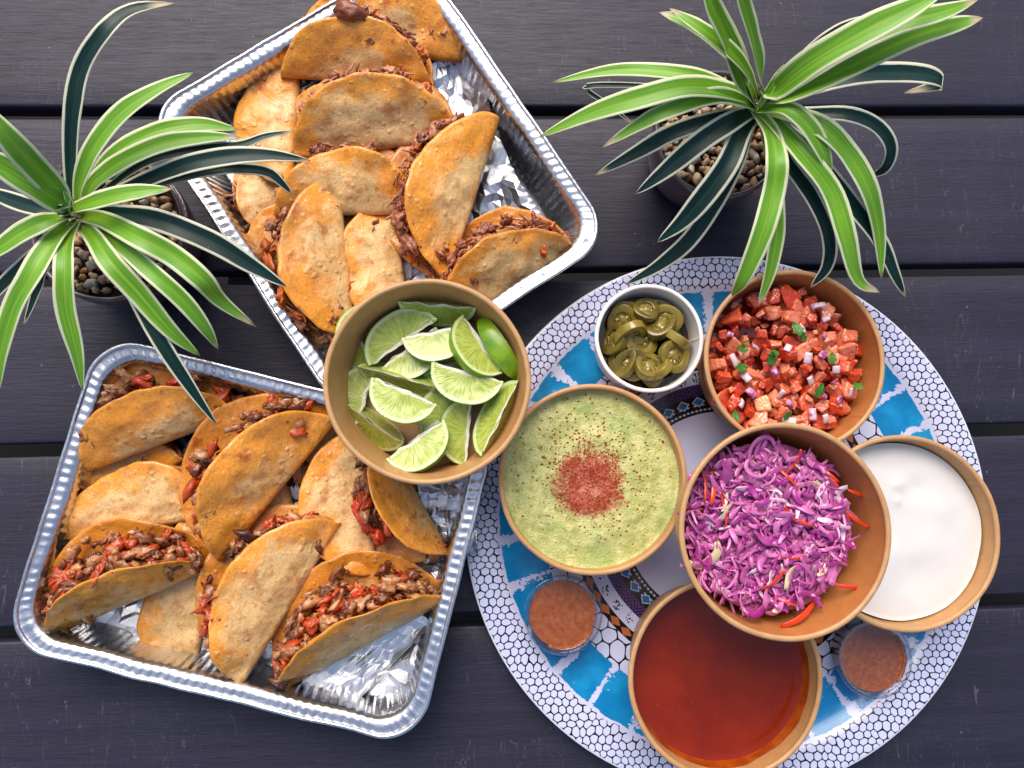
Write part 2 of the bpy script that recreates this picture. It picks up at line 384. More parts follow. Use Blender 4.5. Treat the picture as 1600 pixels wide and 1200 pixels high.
# ------------------------------------------------------------------ patterned platter
PR = 21.7
g = G('printed_melamine'); v = g.obj(); x, y, z = g.xyz(v)
at = g.nt.nodes.new('ShaderNodeMath'); at.operation = 'ARCTAN2'; g.put(at.inputs[0], y); g.put(at.inputs[1], x); th = V(g, at.outputs[0]) / (2 * math.pi)
r0 = (x * x + y * y)._m('SQRT') / PR; jit = g.noise(v, .9, 4, .7) - .5; fj = g.noise(v, 3.5, 3, .7) - .5
WH, INK, BLUE = 'c9cdec', '05071a', '0a7cba'
flat = g.nt.nodes.new('ShaderNodeCombineXYZ'); g.put(flat.inputs[0], x); g.put(flat.inputs[1], y); vf = V(g, flat.outputs[0])
def hexes(k, jam, jf):
    jx = (g.noise(vf, k * jf, 1) - .5) * jam; off_ = g.nt.nodes.new('ShaderNodeVectorMath'); off_.operation = 'ADD'; g.put(off_.inputs[0], vf); off_.inputs[1].default_value = (37, 11, 5)
    jy = (g.noise(V(g, off_.outputs[0]), k * jf, 1) - .5) * jam
    X, Y = x * k + jx + 100, y * k + jy + 100 * 1.7320508; q3 = 1.7320508
    def m(a, p): return (a / p).fract() * p - p / 2
    ax, ay = m(X, 1.0), m(Y, q3); bx_, by = m(X - .5, 1.0), m(Y - q3 / 2, q3)
    def hd(px, py): px, py = px.abs(), py.abs(); return px.max(px * .5 + py * .8660254) * .6 + (px * px + py * py)._m('SQRT') * .4
    return hd(ax, ay).min(hd(bx_, by))
pe = hexes(1.55, 1.1, .42); rimc = g.mix((pe + fj * .14).smooth(.452, .42), INK, WH)
pe2 = hexes(.72, .9, .4); inpc = g.mix((pe2 + fj * .05).smooth(.478, .452), INK, WH)
nb = 31; cell = (th * nb + jit * .34).fract() - .5; rnd = g.noise(V(g, (lambda n: (g.put(n.inputs[0], (th * nb).floor() * 3.7), n.outputs[0])[1])(g.nt.nodes.new('ShaderNodeCombineXYZ'))), 1.0, 0)
gapw = .43 - (r0 - .79).abs() * .25 + fj * .26 + jit * .4 + (rnd - .5) * .12
bluec = g.mix((cell.abs() - gapw).smooth(.0, .012), g.mix(g.noise(v, .5, 2).smooth(.4, .7), BLUE, '1492cc'), WH)
bluec = g.mix((g.noise(v, 2.2, 4, .7)).gt(.71), bluec, WH)
def band(a, b): return (r0 - a) / (b - a) - .5
def dia(n_, a, b, k): return (((th * n_).fract() - .5).abs() + band(a, b).abs() * 1.0 - k) * -1
c = g.mix(r0.gt(.398), WH, INK)
dots = ((th * 150).fract() - .5).abs() ; c = g.mix(dots.lt(.3) * (r0 - .411).abs().lt(.0035), c, WH)
c = g.mix(dia(44, .42, .468, .42).gt(0), c, WH); c = g.mix(dia(44, .42, .468, .33).gt(0), c, '1c6ea6')
c = g.mix((th * 44 + .5).fract().lt(2) * dia(88, .425, .437, .3).gt(0), c, WH)
c = g.mix(r0.gt(.468), c, g.mix(((((th * 60).fract() - .5).abs() * 2 + band(.468, .512) * 1.2) * 2).fract().lt(.5), '5a3a78', '1a1738'))
c = g.mix(r0.gt(.512), c, WH)
bc = ((th * 52).fract() - .5) * 1.35; bb = band(.512, .562); ball = (bc * bc + bb * bb)._m('SQRT')
c = g.mix(ball.lt(.43) * r0.gt(.512), c, g.mix(g.vor(vf, 5.5, 'F1').lt(.42), WH, INK))
c = g.mix(r0.gt(.565), c, INK); c = g.mix(dia(64, .565, .6, .47).gt(0) * r0.gt(.565), c, 'b26436')
c = g.mix((r0 + jit * .006).gt(.6), c, inpc)
c = g.mix((r0 + jit * .02).gt(.705), c, bluec)
c = g.mix((r0 + jit * .02).gt(.868), c, WH); c = g.mix((r0 + jit * .03).gt(.877), c, rimc)
c = g.mix(r0.gt(.993), c, 'dcdce8')
MAT['plate'] = g.set(col=c, rough=.2, spec=.5)
pc = P(1140, 806, 1.4)
prof = [(0.001, .3), (8, .3), (15, .3), (17.2, .32), (17.9, .42), (18.6, .75), (19.1, 1.15), (19.5, 1.3), (20.4, 1.42), (21.4, 1.55), (21.66, 1.54), (21.7, 1.48), (21.62, 1.4), (19.6, 1.1), (18.8, .6), (18, .15), (17, 0), (0.001, 0)]
tag(link('platter', mesh('platter', *lathe(prof, 160), 'plate'), None, (pc.x, pc.y, .05), None, (1.014, 1.014, 1)), 'large round platter printed with white pebbles and blue blocks under the dip bowls', 'platter')
PZ = .4       # height of the platter's floor

# ------------------------------------------------------------------ bowls
def paper_bowl(name, u, v, zb, rt, rb, h, label, cat='bowl', inner='kraft_in', outer='kraft', rim_mat='kraft', seam=0, tilt=(0, 0), rimr=.2):
    c0 = P(u, v, zb + h)
    t = thing(name, (c0.x, c0.y, zb), label, cat, None, (R(tilt[0]), R(tilt[1]), R(seam)))
    at_ = lambda z: rb + (rt - rb) * z / h
    link('outer_wall', mesh('outer_wall', *lathe([(at_(0), 0), (at_(.5), .5), (at_(h * .5), h * .5), (at_(h - .15), h - .15)], 96), outer), t)
    iw = link('inner_wall', mesh('inner_wall', *lathe([(at_(h - .15) - .06, h - .15), (at_(h * .6) - .06, h * .6), (at_(.9) - .06, .9), (at_(.62) - .08, .62), (at_(.6) - .1, .6)], 96), inner), t)
    link('base', mesh('base', *lathe([(at_(.6) - .08, .6), (rb * .5, .58), (.001, .58)], 96), inner), t)
    n = 10; vs_ = []
    for i in range(n):
        a = 2 * math.pi * i / n
        for j in range(96):
            b = 2 * math.pi * j / 96; k = .06 * nz(math.cos(b) * 2, math.sin(b) * 2, u * .1)
            rr = rt - .03 + k + rimr * math.cos(a); vs_.append((rr * math.cos(b), rr * math.sin(b), h - .1 + rimr * .85 * math.sin(a)))
    fs = [(i * 96 + j, i * 96 + (j + 1) % 96, ((i + 1) % n) * 96 + (j + 1) % 96, ((i + 1) % n) * 96 + j) for i in range(n) for j in range(96)]
    link('rim', mesh('rim', vs_, [f[::-1] for f in fs], rim_mat), t)
    # overlapped paper seam running down the inside of the wall
    vs_ = []
    for z in (h - .2, h * .6, .9):
        for a, d in ((-.012, .062), (-.008, .085), (.05, .085), (.054, .062)):
            rr = at_(z) - d; vs_.append((rr * math.cos(a), rr * math.sin(a), z))
    link('seam', mesh('seam', vs_, grid_faces(3, 4), inner), iw)
    return t, c0, at_
def fill_disc(rad, level, amp=.0, freq=.5, rings=26, seg=96, dome=0.0, meniscus=.0, seed=0, edge=.0):
    vs_ = [(0, 0, level + dome + amp * nz(seed, 0, 0))]; fs = []
    for i in range(1, rings + 1):
        rr = rad * i / rings
        for j in range(seg):
            a = 2 * math.pi * j / seg
            q = rr * (1 + (edge * nz(math.cos(a) * 2 + seed, math.sin(a) * 2, 3) if i > rings * .7 else 0)); x, y = q * math.cos(a), q * math.sin(a); k = i / rings
            z = level + dome * (1 - k * k) + amp * (nz(x * freq + seed, y * freq, seed) + .5 * nz(x * freq * 2.7, y * freq * 2.7, seed + 4)) + (meniscus if i == rings else 0)
            vs_.append((x, y, z))
    for j in range(seg): fs.append((0, 1 + j, 1 + (j + 1) % seg))
    for i in range(rings - 1):
        for j in range(seg):
            a = 1 + i * seg; b = a + seg; fs.append((a + j, b + j, b + (j + 1) % seg, a + (j + 1) % seg))
    return vs_, fs

BR, BB, BH = 7.05, 5.75, 6.3
# lime bowl rests on the two pans
lime_b, lime_c, _ = paper_bowl('paper_bowl', 668, 594, 4.95, 7.15, 5.9, 5.9, 'brown paper bowl holding the cut lime wedges', seam=-109)
guac_b, guac_c, _ = paper_bowl('paper_bowl', 927, 748, PZ, 7.1, 5.75, 6.0, 'brown paper bowl filled with guacamole', seam=200)
pico_b, pico_c, _ = paper_bowl('paper_bowl', 1243, 562, PZ, 7.0, 5.7, 6.6, 'brown paper bowl holding diced tomato salsa', inner='kraft_oil_bounce', seam=-40)
sauce_b, sauce_c, _ = paper_bowl('paper_bowl', 1135, 1060, PZ, 7.15, 5.85, 6.6, 'brown paper bowl filled with thin dark red sauce', seam=160)
cream_b, cream_c, _ = paper_bowl('paper_bowl', 1416, 832, PZ, 7.3, 5.9, 6.6, 'light brown paper bowl filled with white sour cream', seam=30)
slaw_b, slaw_c, _ = paper_bowl('paper_bowl', 1228, 829, 7.15, 7.1, 5.85, 6.4, 'brown paper bowl of pink cabbage slaw resting on the rims of three bowls', inner='kraft_oil_bounce', seam=150)
jal_b, jal_c, _ = paper_bowl('paper_cup', 1015, 528, PZ, 4.2, 3.5, 5.6, 'small white paper cup holding sliced green jalapenos', 'cup', 'paper', 'paper', 'paper', rimr=.17)

def at_bowl(b, z): return Vector((b.location.x / CM, b.location.y / CM, b.location.z / CM + z))
# guacamole
vs_, fs = fill_disc(6.83, 5.0, .13, .55, 40, 120, .12, .1, 2)
def swirl(x, y): q = math.hypot(x, y); return .09 * math.sin(q * 2.1 + math.atan2(y, x) * 1.0 + .8 * nz(x * .4, y * .4, 5)) * min(1, q / 2) * max(0, 1 - (q / 6.6) ** 6)
vs_ = [(x, y, z + swirl(x, y)) for x, y, z in vs_]
gu = tag(link('guacamole', mesh('guacamole', vs_, fs, 'guac'), None, at_bowl(guac_b, 0)), 'pale green guacamole dusted with red paprika in its middle', 'guacamole')
parts = []; rg = random.Random(5)
for i in range(800):
    a = rg.uniform(0, 6.283); q = min(6.2, abs(rg.gauss(3.0, 1.9))); x, y = q * math.cos(a), q * math.sin(a) + .3
    s = rg.uniform(.025, .09) * (1 if q < 4 else .9); z = 5.0 + .12 * (1 - (q / 6.83) ** 2) + .13 * (nz(x * .55 + 2, y * .55, 2) + .5 * nz(x * 1.485, y * 1.485, 6))
    b, f = blob((s * rg.uniform(.8, 1.7), s, s * .5), i, .4, 1); parts.append((xf(b, Matrix.Translation((x, y, z + .012 + swirl(x, y)))), f, [(0, 0, 0)] * len(b)))
V_, F_, C_ = join(parts); tag(link('paprika', mesh('paprika', V_, F_, 'paprika'), gu), None, None, kind='stuff')
# sour cream
vs_, fs = fill_disc(6.84, 5.2, .06, .3, 34, 110, .1, .06, 9, .015)
for k, (x0, y0, sx, dp) in enumerate([(.3, 3.6, .5, .3), (1.9, 3.3, .8, -.3), (-.5, .6, 1.6, -.2), (2.6, -1, 1.4, .18), (.2, 2.3, .35, .2), (1.2, -3.4, 1.1, -.22), (3.6, 1.6, .9, .2), (-.4, -1.8, .8, .15)]):
    vs_ = [(x, y, z + .6 * dp * math.exp(-((x - x0) ** 2 + (y - y0) ** 2) / sx ** 2)) for x, y, z in vs_]
tag(link('sour_cream', mesh('sour_cream', vs_, fs, 'cream'), None, at_bowl(cream_b, 0)), 'smooth white sour cream filling the light brown bowl', 'sour cream')
# red sauce with an oily ring left on the wall above it
vs_, fs = fill_disc(6.63, 4.35, .012, .4, 20, 120, 0, .07, 4)
sa = tag(link('red_sauce', mesh('red_sauce', vs_, fs, 'sauce'), None, at_bowl(sauce_b, 0)), 'thin glossy dark red chilli sauce in its bowl', 'sauce')
parts = []; rg = random.Random(8)
for i in range(110):
    a = rg.uniform(0, 6.283); q = 6.2 * math.sqrt(rg.random()); e = rg.uniform(.012, .04); b, f = blob((e * rg.uniform(.8, 1.8), e, .014), i, .4, 1)
    parts.append((xf(b, Matrix.Translation((q * math.cos(a), q * math.sin(a), 4.355)) @ Matrix.Rotation(a * 7, 4, 'Z')), f, [(0, 0, 0)] * len(b)))
V_, F_, C_ = join(parts); tag(link('chilli_flakes', mesh('chilli_flakes', V_, F_, 'film'), sa), None, None, kind='stuff')
atw = lambda z: 5.85 + 1.3 * z / 6.6 - .075
vs_ = []
for i in range(5):
    for j in range(120):
        a = 2 * math.pi * j / 120; hh = 1.0 + .35 * nz(math.cos(a) * 1.5, math.sin(a) * 1.5, 7) + .2 * nz(math.cos(a) * 5, math.sin(a) * 5, 2)
        z = 4.33 + hh * i / 4; rr = atw(z) - .012; vs_.append((rr * math.cos(a), rr * math.sin(a), z))
link('oil_film', mesh('oil_film', vs_, [f[::-1] for f in grid_faces(5, 120, True)], 'film'), sa)

# portion cups of brown salsa
def portion_cup(u, v, label, label2, rot):
    c0 = P(u, v, PZ + 2.9)
    t = thing('portion_cup', (c0.x, c0.y, PZ), label, 'cup', 'clear portion cups', (0, 0, R(rot)))
    link('cup_wall', mesh('cup_wall', *lathe([(.001, .06), (2.1, .06), (2.25, .15), (2.7, 2.55), (2.78, 2.75)], 72), 'plastic'), t)
    link('cup_rim', mesh('cup_rim', *lathe([(2.76, 2.72), (2.98, 2.74), (3.04, 2.66), (3.0, 2.56)], 72), 'plastic'), t)
    link('lid', mesh('lid', *lathe([(3.08, 2.6), (3.1, 2.86), (2.98, 2.95), (2.82, 2.93), (2.74, 2.72), (2.6, 2.66), (1.5, 2.66), (.001, 2.66)], 72), 'plastic'), t)
    vs_, fs = fill_disc(2.62, 2.48, .05, 1.1, 14, 64, 0, .0, rot, .03)
    n = len(vs_); ring = lathe([(2.5, 2.44), (2.3, .9), (2.2, .2), (.01, .16)], 64)
    s = link('salsa', mesh('salsa', vs_ + ring[0], fs + [tuple(i + n for i in f[::-1]) for f in ring[1]], 'salsa'), None, (c0.x, c0.y, PZ), (0, 0, R(rot)))
    tag(s, label2, 'salsa')
    # smear that squeezed up the side
    parts = []
    for i in range(26):
        a = R(-62 + i * 3.2) ; b, f = blob((.16, .16, .1), i + rot, .5, 2); rr = 2.66 + .06 * nz(i * .5, rot)
        parts.append((xf(b, Matrix.Translation((rr * math.cos(a), rr * math.sin(a), 2.5))), f, [(0, 0, 0)] * len(b)))
    V_, F_, C_ = join(parts); link('smear', mesh('smear', V_, F_, 'salsa'), s)
portion_cup(880, 961, 'clear plastic portion cup beside the guacamole bowl', 'brown chilli salsa in the portion cup beside the guacamole', -50)
portion_cup(1367, 1030, 'clear plastic portion cup below the sour cream bowl', 'brown chilli salsa in the portion cup below the sour cream', 20)

HOURS = 'twelve one two three four five six seven eight nine ten eleven'.split()
def clock(c, p, used, rad):
    """where on the bowl's clock face a piece lies, in words; never the same twice"""
    h = round(math.degrees(math.atan2(p[0] - c[0], p[1] - c[1])) / 15) % 24; d = math.hypot(p[0] - c[0], p[1] - c[1]) / rad
    where = 'close to the middle' if d < .33 else 'halfway out' if d < .68 else 'near the rim'
    w_ = '%s towards %s%s o\'clock' % (where, 'half past ' if h % 2 else '', HOURS[h // 2]); w_ = w_.replace(" o'clock", '') if h % 2 else w_
    return w_
# ------------------------------------------------------------------ lime wedges
def lime_wedge_mesh(hl, rad, wa, seed):
    """core edge on the x axis, one cut face up (+z), rind bulging to +y"""
    nx, ns = 26, 12; rf = []; 
    def rr(t): return rad * max(0, 1 - abs(t) ** 2.3) ** .56
    rind, rfaces = [], []
    na = 12
    for i in range(nx + 1):
        t = -1 + 2 * i / nx
        for j in range(na + 1):
            a = -wa * j / na; k = rr(t) * (1 + .02 * nz(t * 2, a * 2, seed))
            rind.append((t * hl, k * math.cos(a), k * math.sin(a)))
    rfaces = grid_faces(nx + 1, na + 1)
    parts = []
    for a, flip in ((0, False), (-wa, True)):
        vs_, cs = [], []
        for i in range(nx + 1):
            t = -1 + 2 * i / nx; R_ = rr(t)
            core = .1 * rad * nz(t * 3, seed, a) - .02
            for j in range(ns + 1):
                s = j / ns; q = core * (1 - s) + R_ * s
                dip = -.06 * math.sin(math.pi * min(1, s * 1.05)) * (R_ / rad) + .035 * nz(t * 4 + seed, s * 4, a)
                ca, sa_ = math.cos(a), math.sin(a); dn = dip if not flip else -dip
                vs_.append((t * hl, q * ca - dn * sa_, q * sa_ + dn * ca))
                yy = q; ang_ = math.atan2(yy + .2, t * hl) / math.pi
                edge = max(math.hypot(t, 0) ** 3, q / max(R_, .01)) if R_ > .05 else 1
                e2 = math.hypot(t / 1.0, (q / rad)) ; rel = q / rad; full = (1 - abs(t) ** 2.3) ** .56 if abs(t) < 1 else 0.001
                rind_d = min(1.0, ((abs(t)) ** 2.3 + max(0, rel) ** (1 / .56)) ** .62)
                core_d = s * R_ / rad
                cs.append((max(rind_d, 0) if core_d > .1 else min(rind_d, core_d) if rind_d < .8 else rind_d, ang_, t))
        f = grid_faces(nx + 1, ns + 1); f = f if flip else [q[::-1] for q in f]
        parts.append((vs_, [q[::-1] for q in f], cs))
    V_, F_, C_ = join(parts)
    return mesh('rind', rind, rfaces, 'rind'), mesh('flesh', V_, F_, 'flesh', True, C_)
def zl(x, y): return (490 + x / 3.3333, 420 + y / 3.3333)
# ends of the core edge in the photo, height, roll, wedge angle, label
LIMES = [
 ((850, 205), (435, 170), 8.6, -58, 60, 'narrow pale lime wedge lying on its side against the top of the bowl'),
 ((285, 505), (225, 215), 6.9, -22, 60, 'lime wedge half hidden at the upper left bowl wall'),
 ((285, 510), (650, 262), 7.6, 10, 58, 'large lime wedge with its broad cut face up, upper left in the bowl'),
 ((640, 300), (345, 520), 7.1, 12, 60, 'lime wedge lying cut face up beside the largest upper left wedge'),
 ((745, 300), (520, 345), 8.1, 14, 60, 'small lime wedge pointing left beneath the upper middle of the bowl'),
 ((770, 470), (650, 520), 6.6, 5, 60, 'lime wedge mostly buried in the middle of the pile'),
 ((985, 545), (775, 235), 8.3, 32, 62, 'lime wedge standing with bright rind at its left, right of centre'),
 ((1085, 590), (868, 250), 6.8, 100, 38, 'lime wedge turned rind up, plain dark green, at the right wall'),
 ((990, 590), (612, 485), 8.6, 8, 58, 'long lime wedge lying cut face up right of the middle'),
 ((640, 620), (225, 505), 8.0, -62, 55, 'thin lime wedge with its white core edge up, left of the middle'),
 ((230, 800), (310, 560), 6.9, 0, 60, 'lime wedge peeking out at the left bowl wall'),
 ((645, 705), (300, 560), 8.9, 8, 60, 'plump lime wedge lying on top of the pile, left of the middle'),
 ((455, 905), (180, 715), 7.6, -48, 62, 'lime wedge with two cut faces showing at the lower left wall'),
 ((600, 830), (825, 700), 6.9, 10, 60, 'lime wedge under the plump one, arching upward near the middle'),
 ((390, 985), (665, 790), 8.0, 22, 62, 'lime wedge with yellow green rind at the bottom of the bowl'),
 ((790, 1010), (830, 690), 7.0, 20, 60, 'upright lime wedge at the bottom, left of the largest corner wedge'),
 ((870, 985), (1072, 575), 8.8, -48, 62, 'big lime wedge with a long white core edge at the lower right wall'),
]
# each entry is turned so that the rind lies to the left of first -> second point
FLIP = {2: 0, 3: 0, 13: 0, 14: 1}
for i, (a, b, z, roll, wa, lab) in enumerate(LIMES):
    if FLIP.get(i): a, b = b, a
    A, B = P(*zl(*a), z), P(*zl(*b), z); d = B - A; hl = d.length / 2
    hl = max(2.6, min(hl, 3.15)); mid = (A + B) / 2
    t = thing('lime_wedge', mid, lab, 'lime', 'lime wedges in the bowl')
    yaw = math.atan2(d.y, d.x)
    t.matrix_world = Matrix.Translation(mid * CM) @ Matrix.Rotation(yaw, 4, 'Z') @ Matrix.Rotation(R(roll), 4, 'X')
    ri, fl = lime_wedge_mesh(hl, 2.4, R(wa), i * 1.3)
    link('rind', ri, t); link('flesh', fl, t)

# ------------------------------------------------------------------ jalapeno slices
def ring_mesh(ro, ri_, h, seed, ell):
    prof = [(ri_, -h / 2), (ri_ + .03, -h / 2), (ro - .05, -h / 2), (ro - .01, -h / 2 + .02), (ro, -h / 2 + .06), (ro, h / 2 - .06), (ro - .01, h / 2 - .02), (ro - .05, h / 2), (ri_ + .03, h / 2), (ri_, h / 2 - .02), (ri_ - .02, h / 2 - .06), (ri_ - .02, 0), (ri_, -h / 2)]
    vs_ = []
    for r_, z in prof:
        for j in range(32):
            a = 2 * math.pi * j / 32; k = 1 + .07 * nz(math.cos(a) * 1.2 + seed, math.sin(a) * 1.2, seed) + .05 * math.cos(3 * a + seed)
            vs_.append((r_ * k * math.cos(a), r_ * k * math.sin(a) * ell, z + .05 * nz(math.cos(a) + seed, math.sin(a), 2)))
    return mesh('ring', vs_, [f[::-1] for f in grid_faces(len(prof), 32, True)][:], 'jal')
def core_mesh(ri_, h, seed):
    parts = []
    b, f = blob((ri_ * .6, ri_ * .6, h * .36), seed, .6); parts.append((b, f, [(0, 0, 0)] * len(b)))
    b, f = blob((ri_ * .98, ri_ * .98, h * .22), seed + 9, .15, 3); parts.append((b, f, [(0, 0, 0)] * len(b)))
    for k in range(3):
        a = seed + k * 2.09; b, f = blob((ri_ * .55, ri_ * .13, h * .33), seed + k, .4)
        parts.append((xf(b, Matrix.Rotation(a, 4, 'Z') @ Matrix.Translation((ri_ * .55, 0, 0))), f, [(0, 0, 0)] * len(b)))
    V_, F_, C_ = join(parts); return mesh('core', V_, F_, 'jalc')
JM = [(ring_mesh(1.32, .74, .62, s, e), core_mesh(.95, .78, s)) for s, e in ((1, 1), (2.3, .9), (3.7, .85), (5.1, 1.05))]
SEEDM = mesh('seed', *blob((.16, .12, .05), 3, .1, 2), 'seed')
ZJ = lambda x, y: (900 + x / 3.077, 400 + y / 3.077)
JAL = [((335, 235), 4.6, 25, -10, 'small'), ((225, 310), 3.9, 10, 30, ''), ((260, 375), 4.7, 62, -35, ''), ((305, 400), 4.2, 15, 10, ''), ((450, 290), 4.0, 20, 20, ''),
       ((400, 330), 4.3, -30, 20, ''), ((500, 390), 4.5, 50, 60, 'big'), ((488, 490), 5.0, 14, 12, ''), ((268, 520), 4.4, -8, -18, ''), ((350, 530), 4.9, -12, 32, ''), ((405, 560), 4.7, 10, 72, ''),
       ((185, 545), 4.2, -30, -40, ''), ((140, 400), 3.9, 10, -60, ''), ((200, 230), 3.5, 10, 10, ''), ((370, 610), 4.0, -40, 5, ''), ((440, 230), 3.5, -15, 25, '')]
br = tag(link('brine', mesh('brine', *fill_disc(3.85, 3.1, .02, .5, 8, 48), 'brine'), None, at_bowl(jal_b, 0)), 'dark pickling brine under the jalapeno slices in the white cup', 'brine')
rg = random.Random(3)
for i, (p, z, rx, ry, k) in enumerate(JAL):
    c0 = P(*ZJ(*p), PZ + z)
    dv = c0 - Vector((jal_b.location.x / CM, jal_b.location.y / CM, c0.z))
    if dv.length > 2.45: c0 = c0 - dv * (1 - 2.45 / dv.length)
    sc = {'small': .8, 'big': 1.15, '': rg.uniform(.95, 1.15)}[k]
    t = thing('jalapeno_slice', c0, 'pickled jalapeno slice in the white cup, ' + clock(jal_c, c0, None, 3.8), 'jalapeno', 'pickled jalapeno slices')
    t.rotation_euler = (R(rx), R(ry), rg.uniform(0, 6.28)); t.scale = (sc,) * 3
    t.rotation_mode = 'ZYX' if False else 'XYZ'
    rm, cm_ = JM[i % 4]; link('ring', rm, t); co = link('core', cm_, t)
    for q in range(4):
        a = rg.uniform(0, 6.28); link('seed', SEEDM, co, (.5 * math.cos(a), .5 * math.sin(a), rg.uniform(.08, .22)), (rg.uniform(-.6, .6), rg.uniform(-.6, .6), a))

# ------------------------------------------------------------------ tomato salsa
def dice_mesh(name, size, seed, mat):
    """hand-chopped chunk: rounded intersection of a jittered box and one slanting cut"""
    rg_ = random.Random(seed + 40); pl = []
    for ax in range(3):
        for sg in (-1, 1):
            n_ = Vector([rg_.gauss(0, .2) for _ in range(3)]); n_[ax] = sg; n_.normalize(); pl.append((n_, size[ax] / 2 * rg_.uniform(.8, 1.1)))
    n_ = Vector([rg_.gauss(0, 1) for _ in range(3)]).normalized(); pl.append((n_, max(size) * .42))
    vs_, fs = ico(4); out = []
    for p in vs_:
        d = Vector(p); k = sum(max(0.0, n_.dot(d) / t) ** 10 for n_, t in pl) ** (1 / 10)
        r_ = 1 / k * (1 + .14 * nz(p[0] * 2.6 + seed, p[1] * 3, p[2] * 3)); out.append((p[0] * r_, p[1] * r_, p[2] * r_))
    return mesh(name, out, fs, mat, True)
TM = [dice_mesh('tomato', (a, b, c), s, 'tomato') for s, (a, b, c) in enumerate([(1.2, 1.0, .8), (1.4, .9, .6), (1.0, .95, .85), (1.6, 1.0, .55), (.9, .8, .65), (1.25, 1.2, .5), (1.1, .7, .6), (1.5, 1.2, .7), (.8, .9, .5)])]
def onion_mesh(seed):
    vs_ = []; rg_ = random.Random(seed); r_ = rg_.uniform(.9, 1.6); L = rg_.uniform(.55, 1.15); W = rg_.uniform(.4, .75)
    for i in range(7):
        a = (i / 6 - .5) * L / r_
        for j in range(3): vs_.append((r_ * math.sin(a), (j - 1) * W / 2, r_ * math.cos(a) - r_))
    v2, f2, _ = thicken(vs_, grid_faces(7, 3), .2); return mesh('onion', v2, f2, 'onion')
OM = [onion_mesh(s) for s in range(5)]
def cil_mesh(seed):
    rg_ = random.Random(seed); vs_ = []; n = 9
    for i in range(n):
        t = i / (n - 1); wd = .34 * math.sin(math.pi * min(1, t * .95 + .05)) * (1 + .35 * math.sin(t * 17 + seed))
        for j in (-1, -.5, 0, .5, 1): vs_.append((t * 1.15 - .55, j * wd, .12 * math.sin(t * 3 + seed) + abs(j) * .1))
    v2, f2, _ = thicken(vs_, grid_faces(n, 5), .025); return mesh('cilantro', v2, f2, 'cil')
CM_ = [cil_mesh(s) for s in range(4)]
juice = tag(link('salsa_juice', mesh('salsa_juice', *fill_disc(6.4, 3.3, .03, .5, 14, 80), 'juice'), None, at_bowl(pico_b, 0)), 'red tomato juice pooled under the diced tomato salsa', 'juice')
rg = random.Random(21)
def scatter(n, rad, mind, rg, squash=1):
    out = []
    for k in range(n * 40):
        a = rg.uniform(0, 6.283); q = rad * math.sqrt(rg.random()); p = (q * math.cos(a), q * math.sin(a))
        if all((p[0] - o[0]) ** 2 + (p[1] - o[1]) ** 2 > mind ** 2 for o in out): out.append(p)
        if len(out) >= n: break
    return out
pb = at_bowl(pico_b, 0)
def mound(x, y, rad): return 1 - (x * x + y * y) / rad ** 2
for layer, (n, mind, zb) in enumerate([(90, .98, 3.8), (95, .98, 4.45), (85, 1.02, 5.0)]):
    for (x, y) in scatter(n, 6.05 if layer < 2 else 5.6, mind, rg):
        z = zb + .35 * mound(x, y, 6) + .18 * nz(x * .5, y * .5, 3)
        o = link('tomato', rg.choice(TM), None, (pb.x + x, pb.y + y, pb.z + z), (rg.gauss(0, .45), rg.gauss(0, .45), rg.uniform(0, 6.28)), rg.choice((.5, .7, .85, 1.0, 1.15)))
        tag(o, 'diced red tomato piece in the tomato salsa bowl', 'tomato', 'diced tomato in the salsa')
for (x, y) in scatter(26, 5.6, .9, rg):
    z = 5.45 + .35 * mound(x, y, 6) + .1 * rg.random()
    o = link('onion', rg.choice(OM), None, (pb.x + x, pb.y + y, pb.z + z), (rg.gauss(0, .5), rg.gauss(0, .5), rg.uniform(0, 6.28)), rg.uniform(.7, 1.1))
    tag(o, 'pink onion piece in the tomato salsa, ' + clock(pico_c, (pb.x + x, pb.y + y), None, 6), 'onion', 'chopped onion in the salsa')
for (u, v) in [(1245, 515), (1165, 535), (1160, 545), (1205, 560), (1340, 605), (1158, 575), (1300, 560), (1230, 650), (1150, 650), (1278, 610), (1255, 525), (1210, 552)]:
    c0 = P(u, v, pb.z + 5.95)
    o = link('cilantro', rg.choice(CM_), None, c0, (rg.gauss(0, .35), rg.gauss(0, .35), rg.uniform(0, 6.28)), rg.uniform(.7, 1.15))
    tag(o, 'green cilantro leaf in the tomato salsa, ' + clock(pico_c, c0, None, 6), 'cilantro', 'cilantro leaves in the salsa')

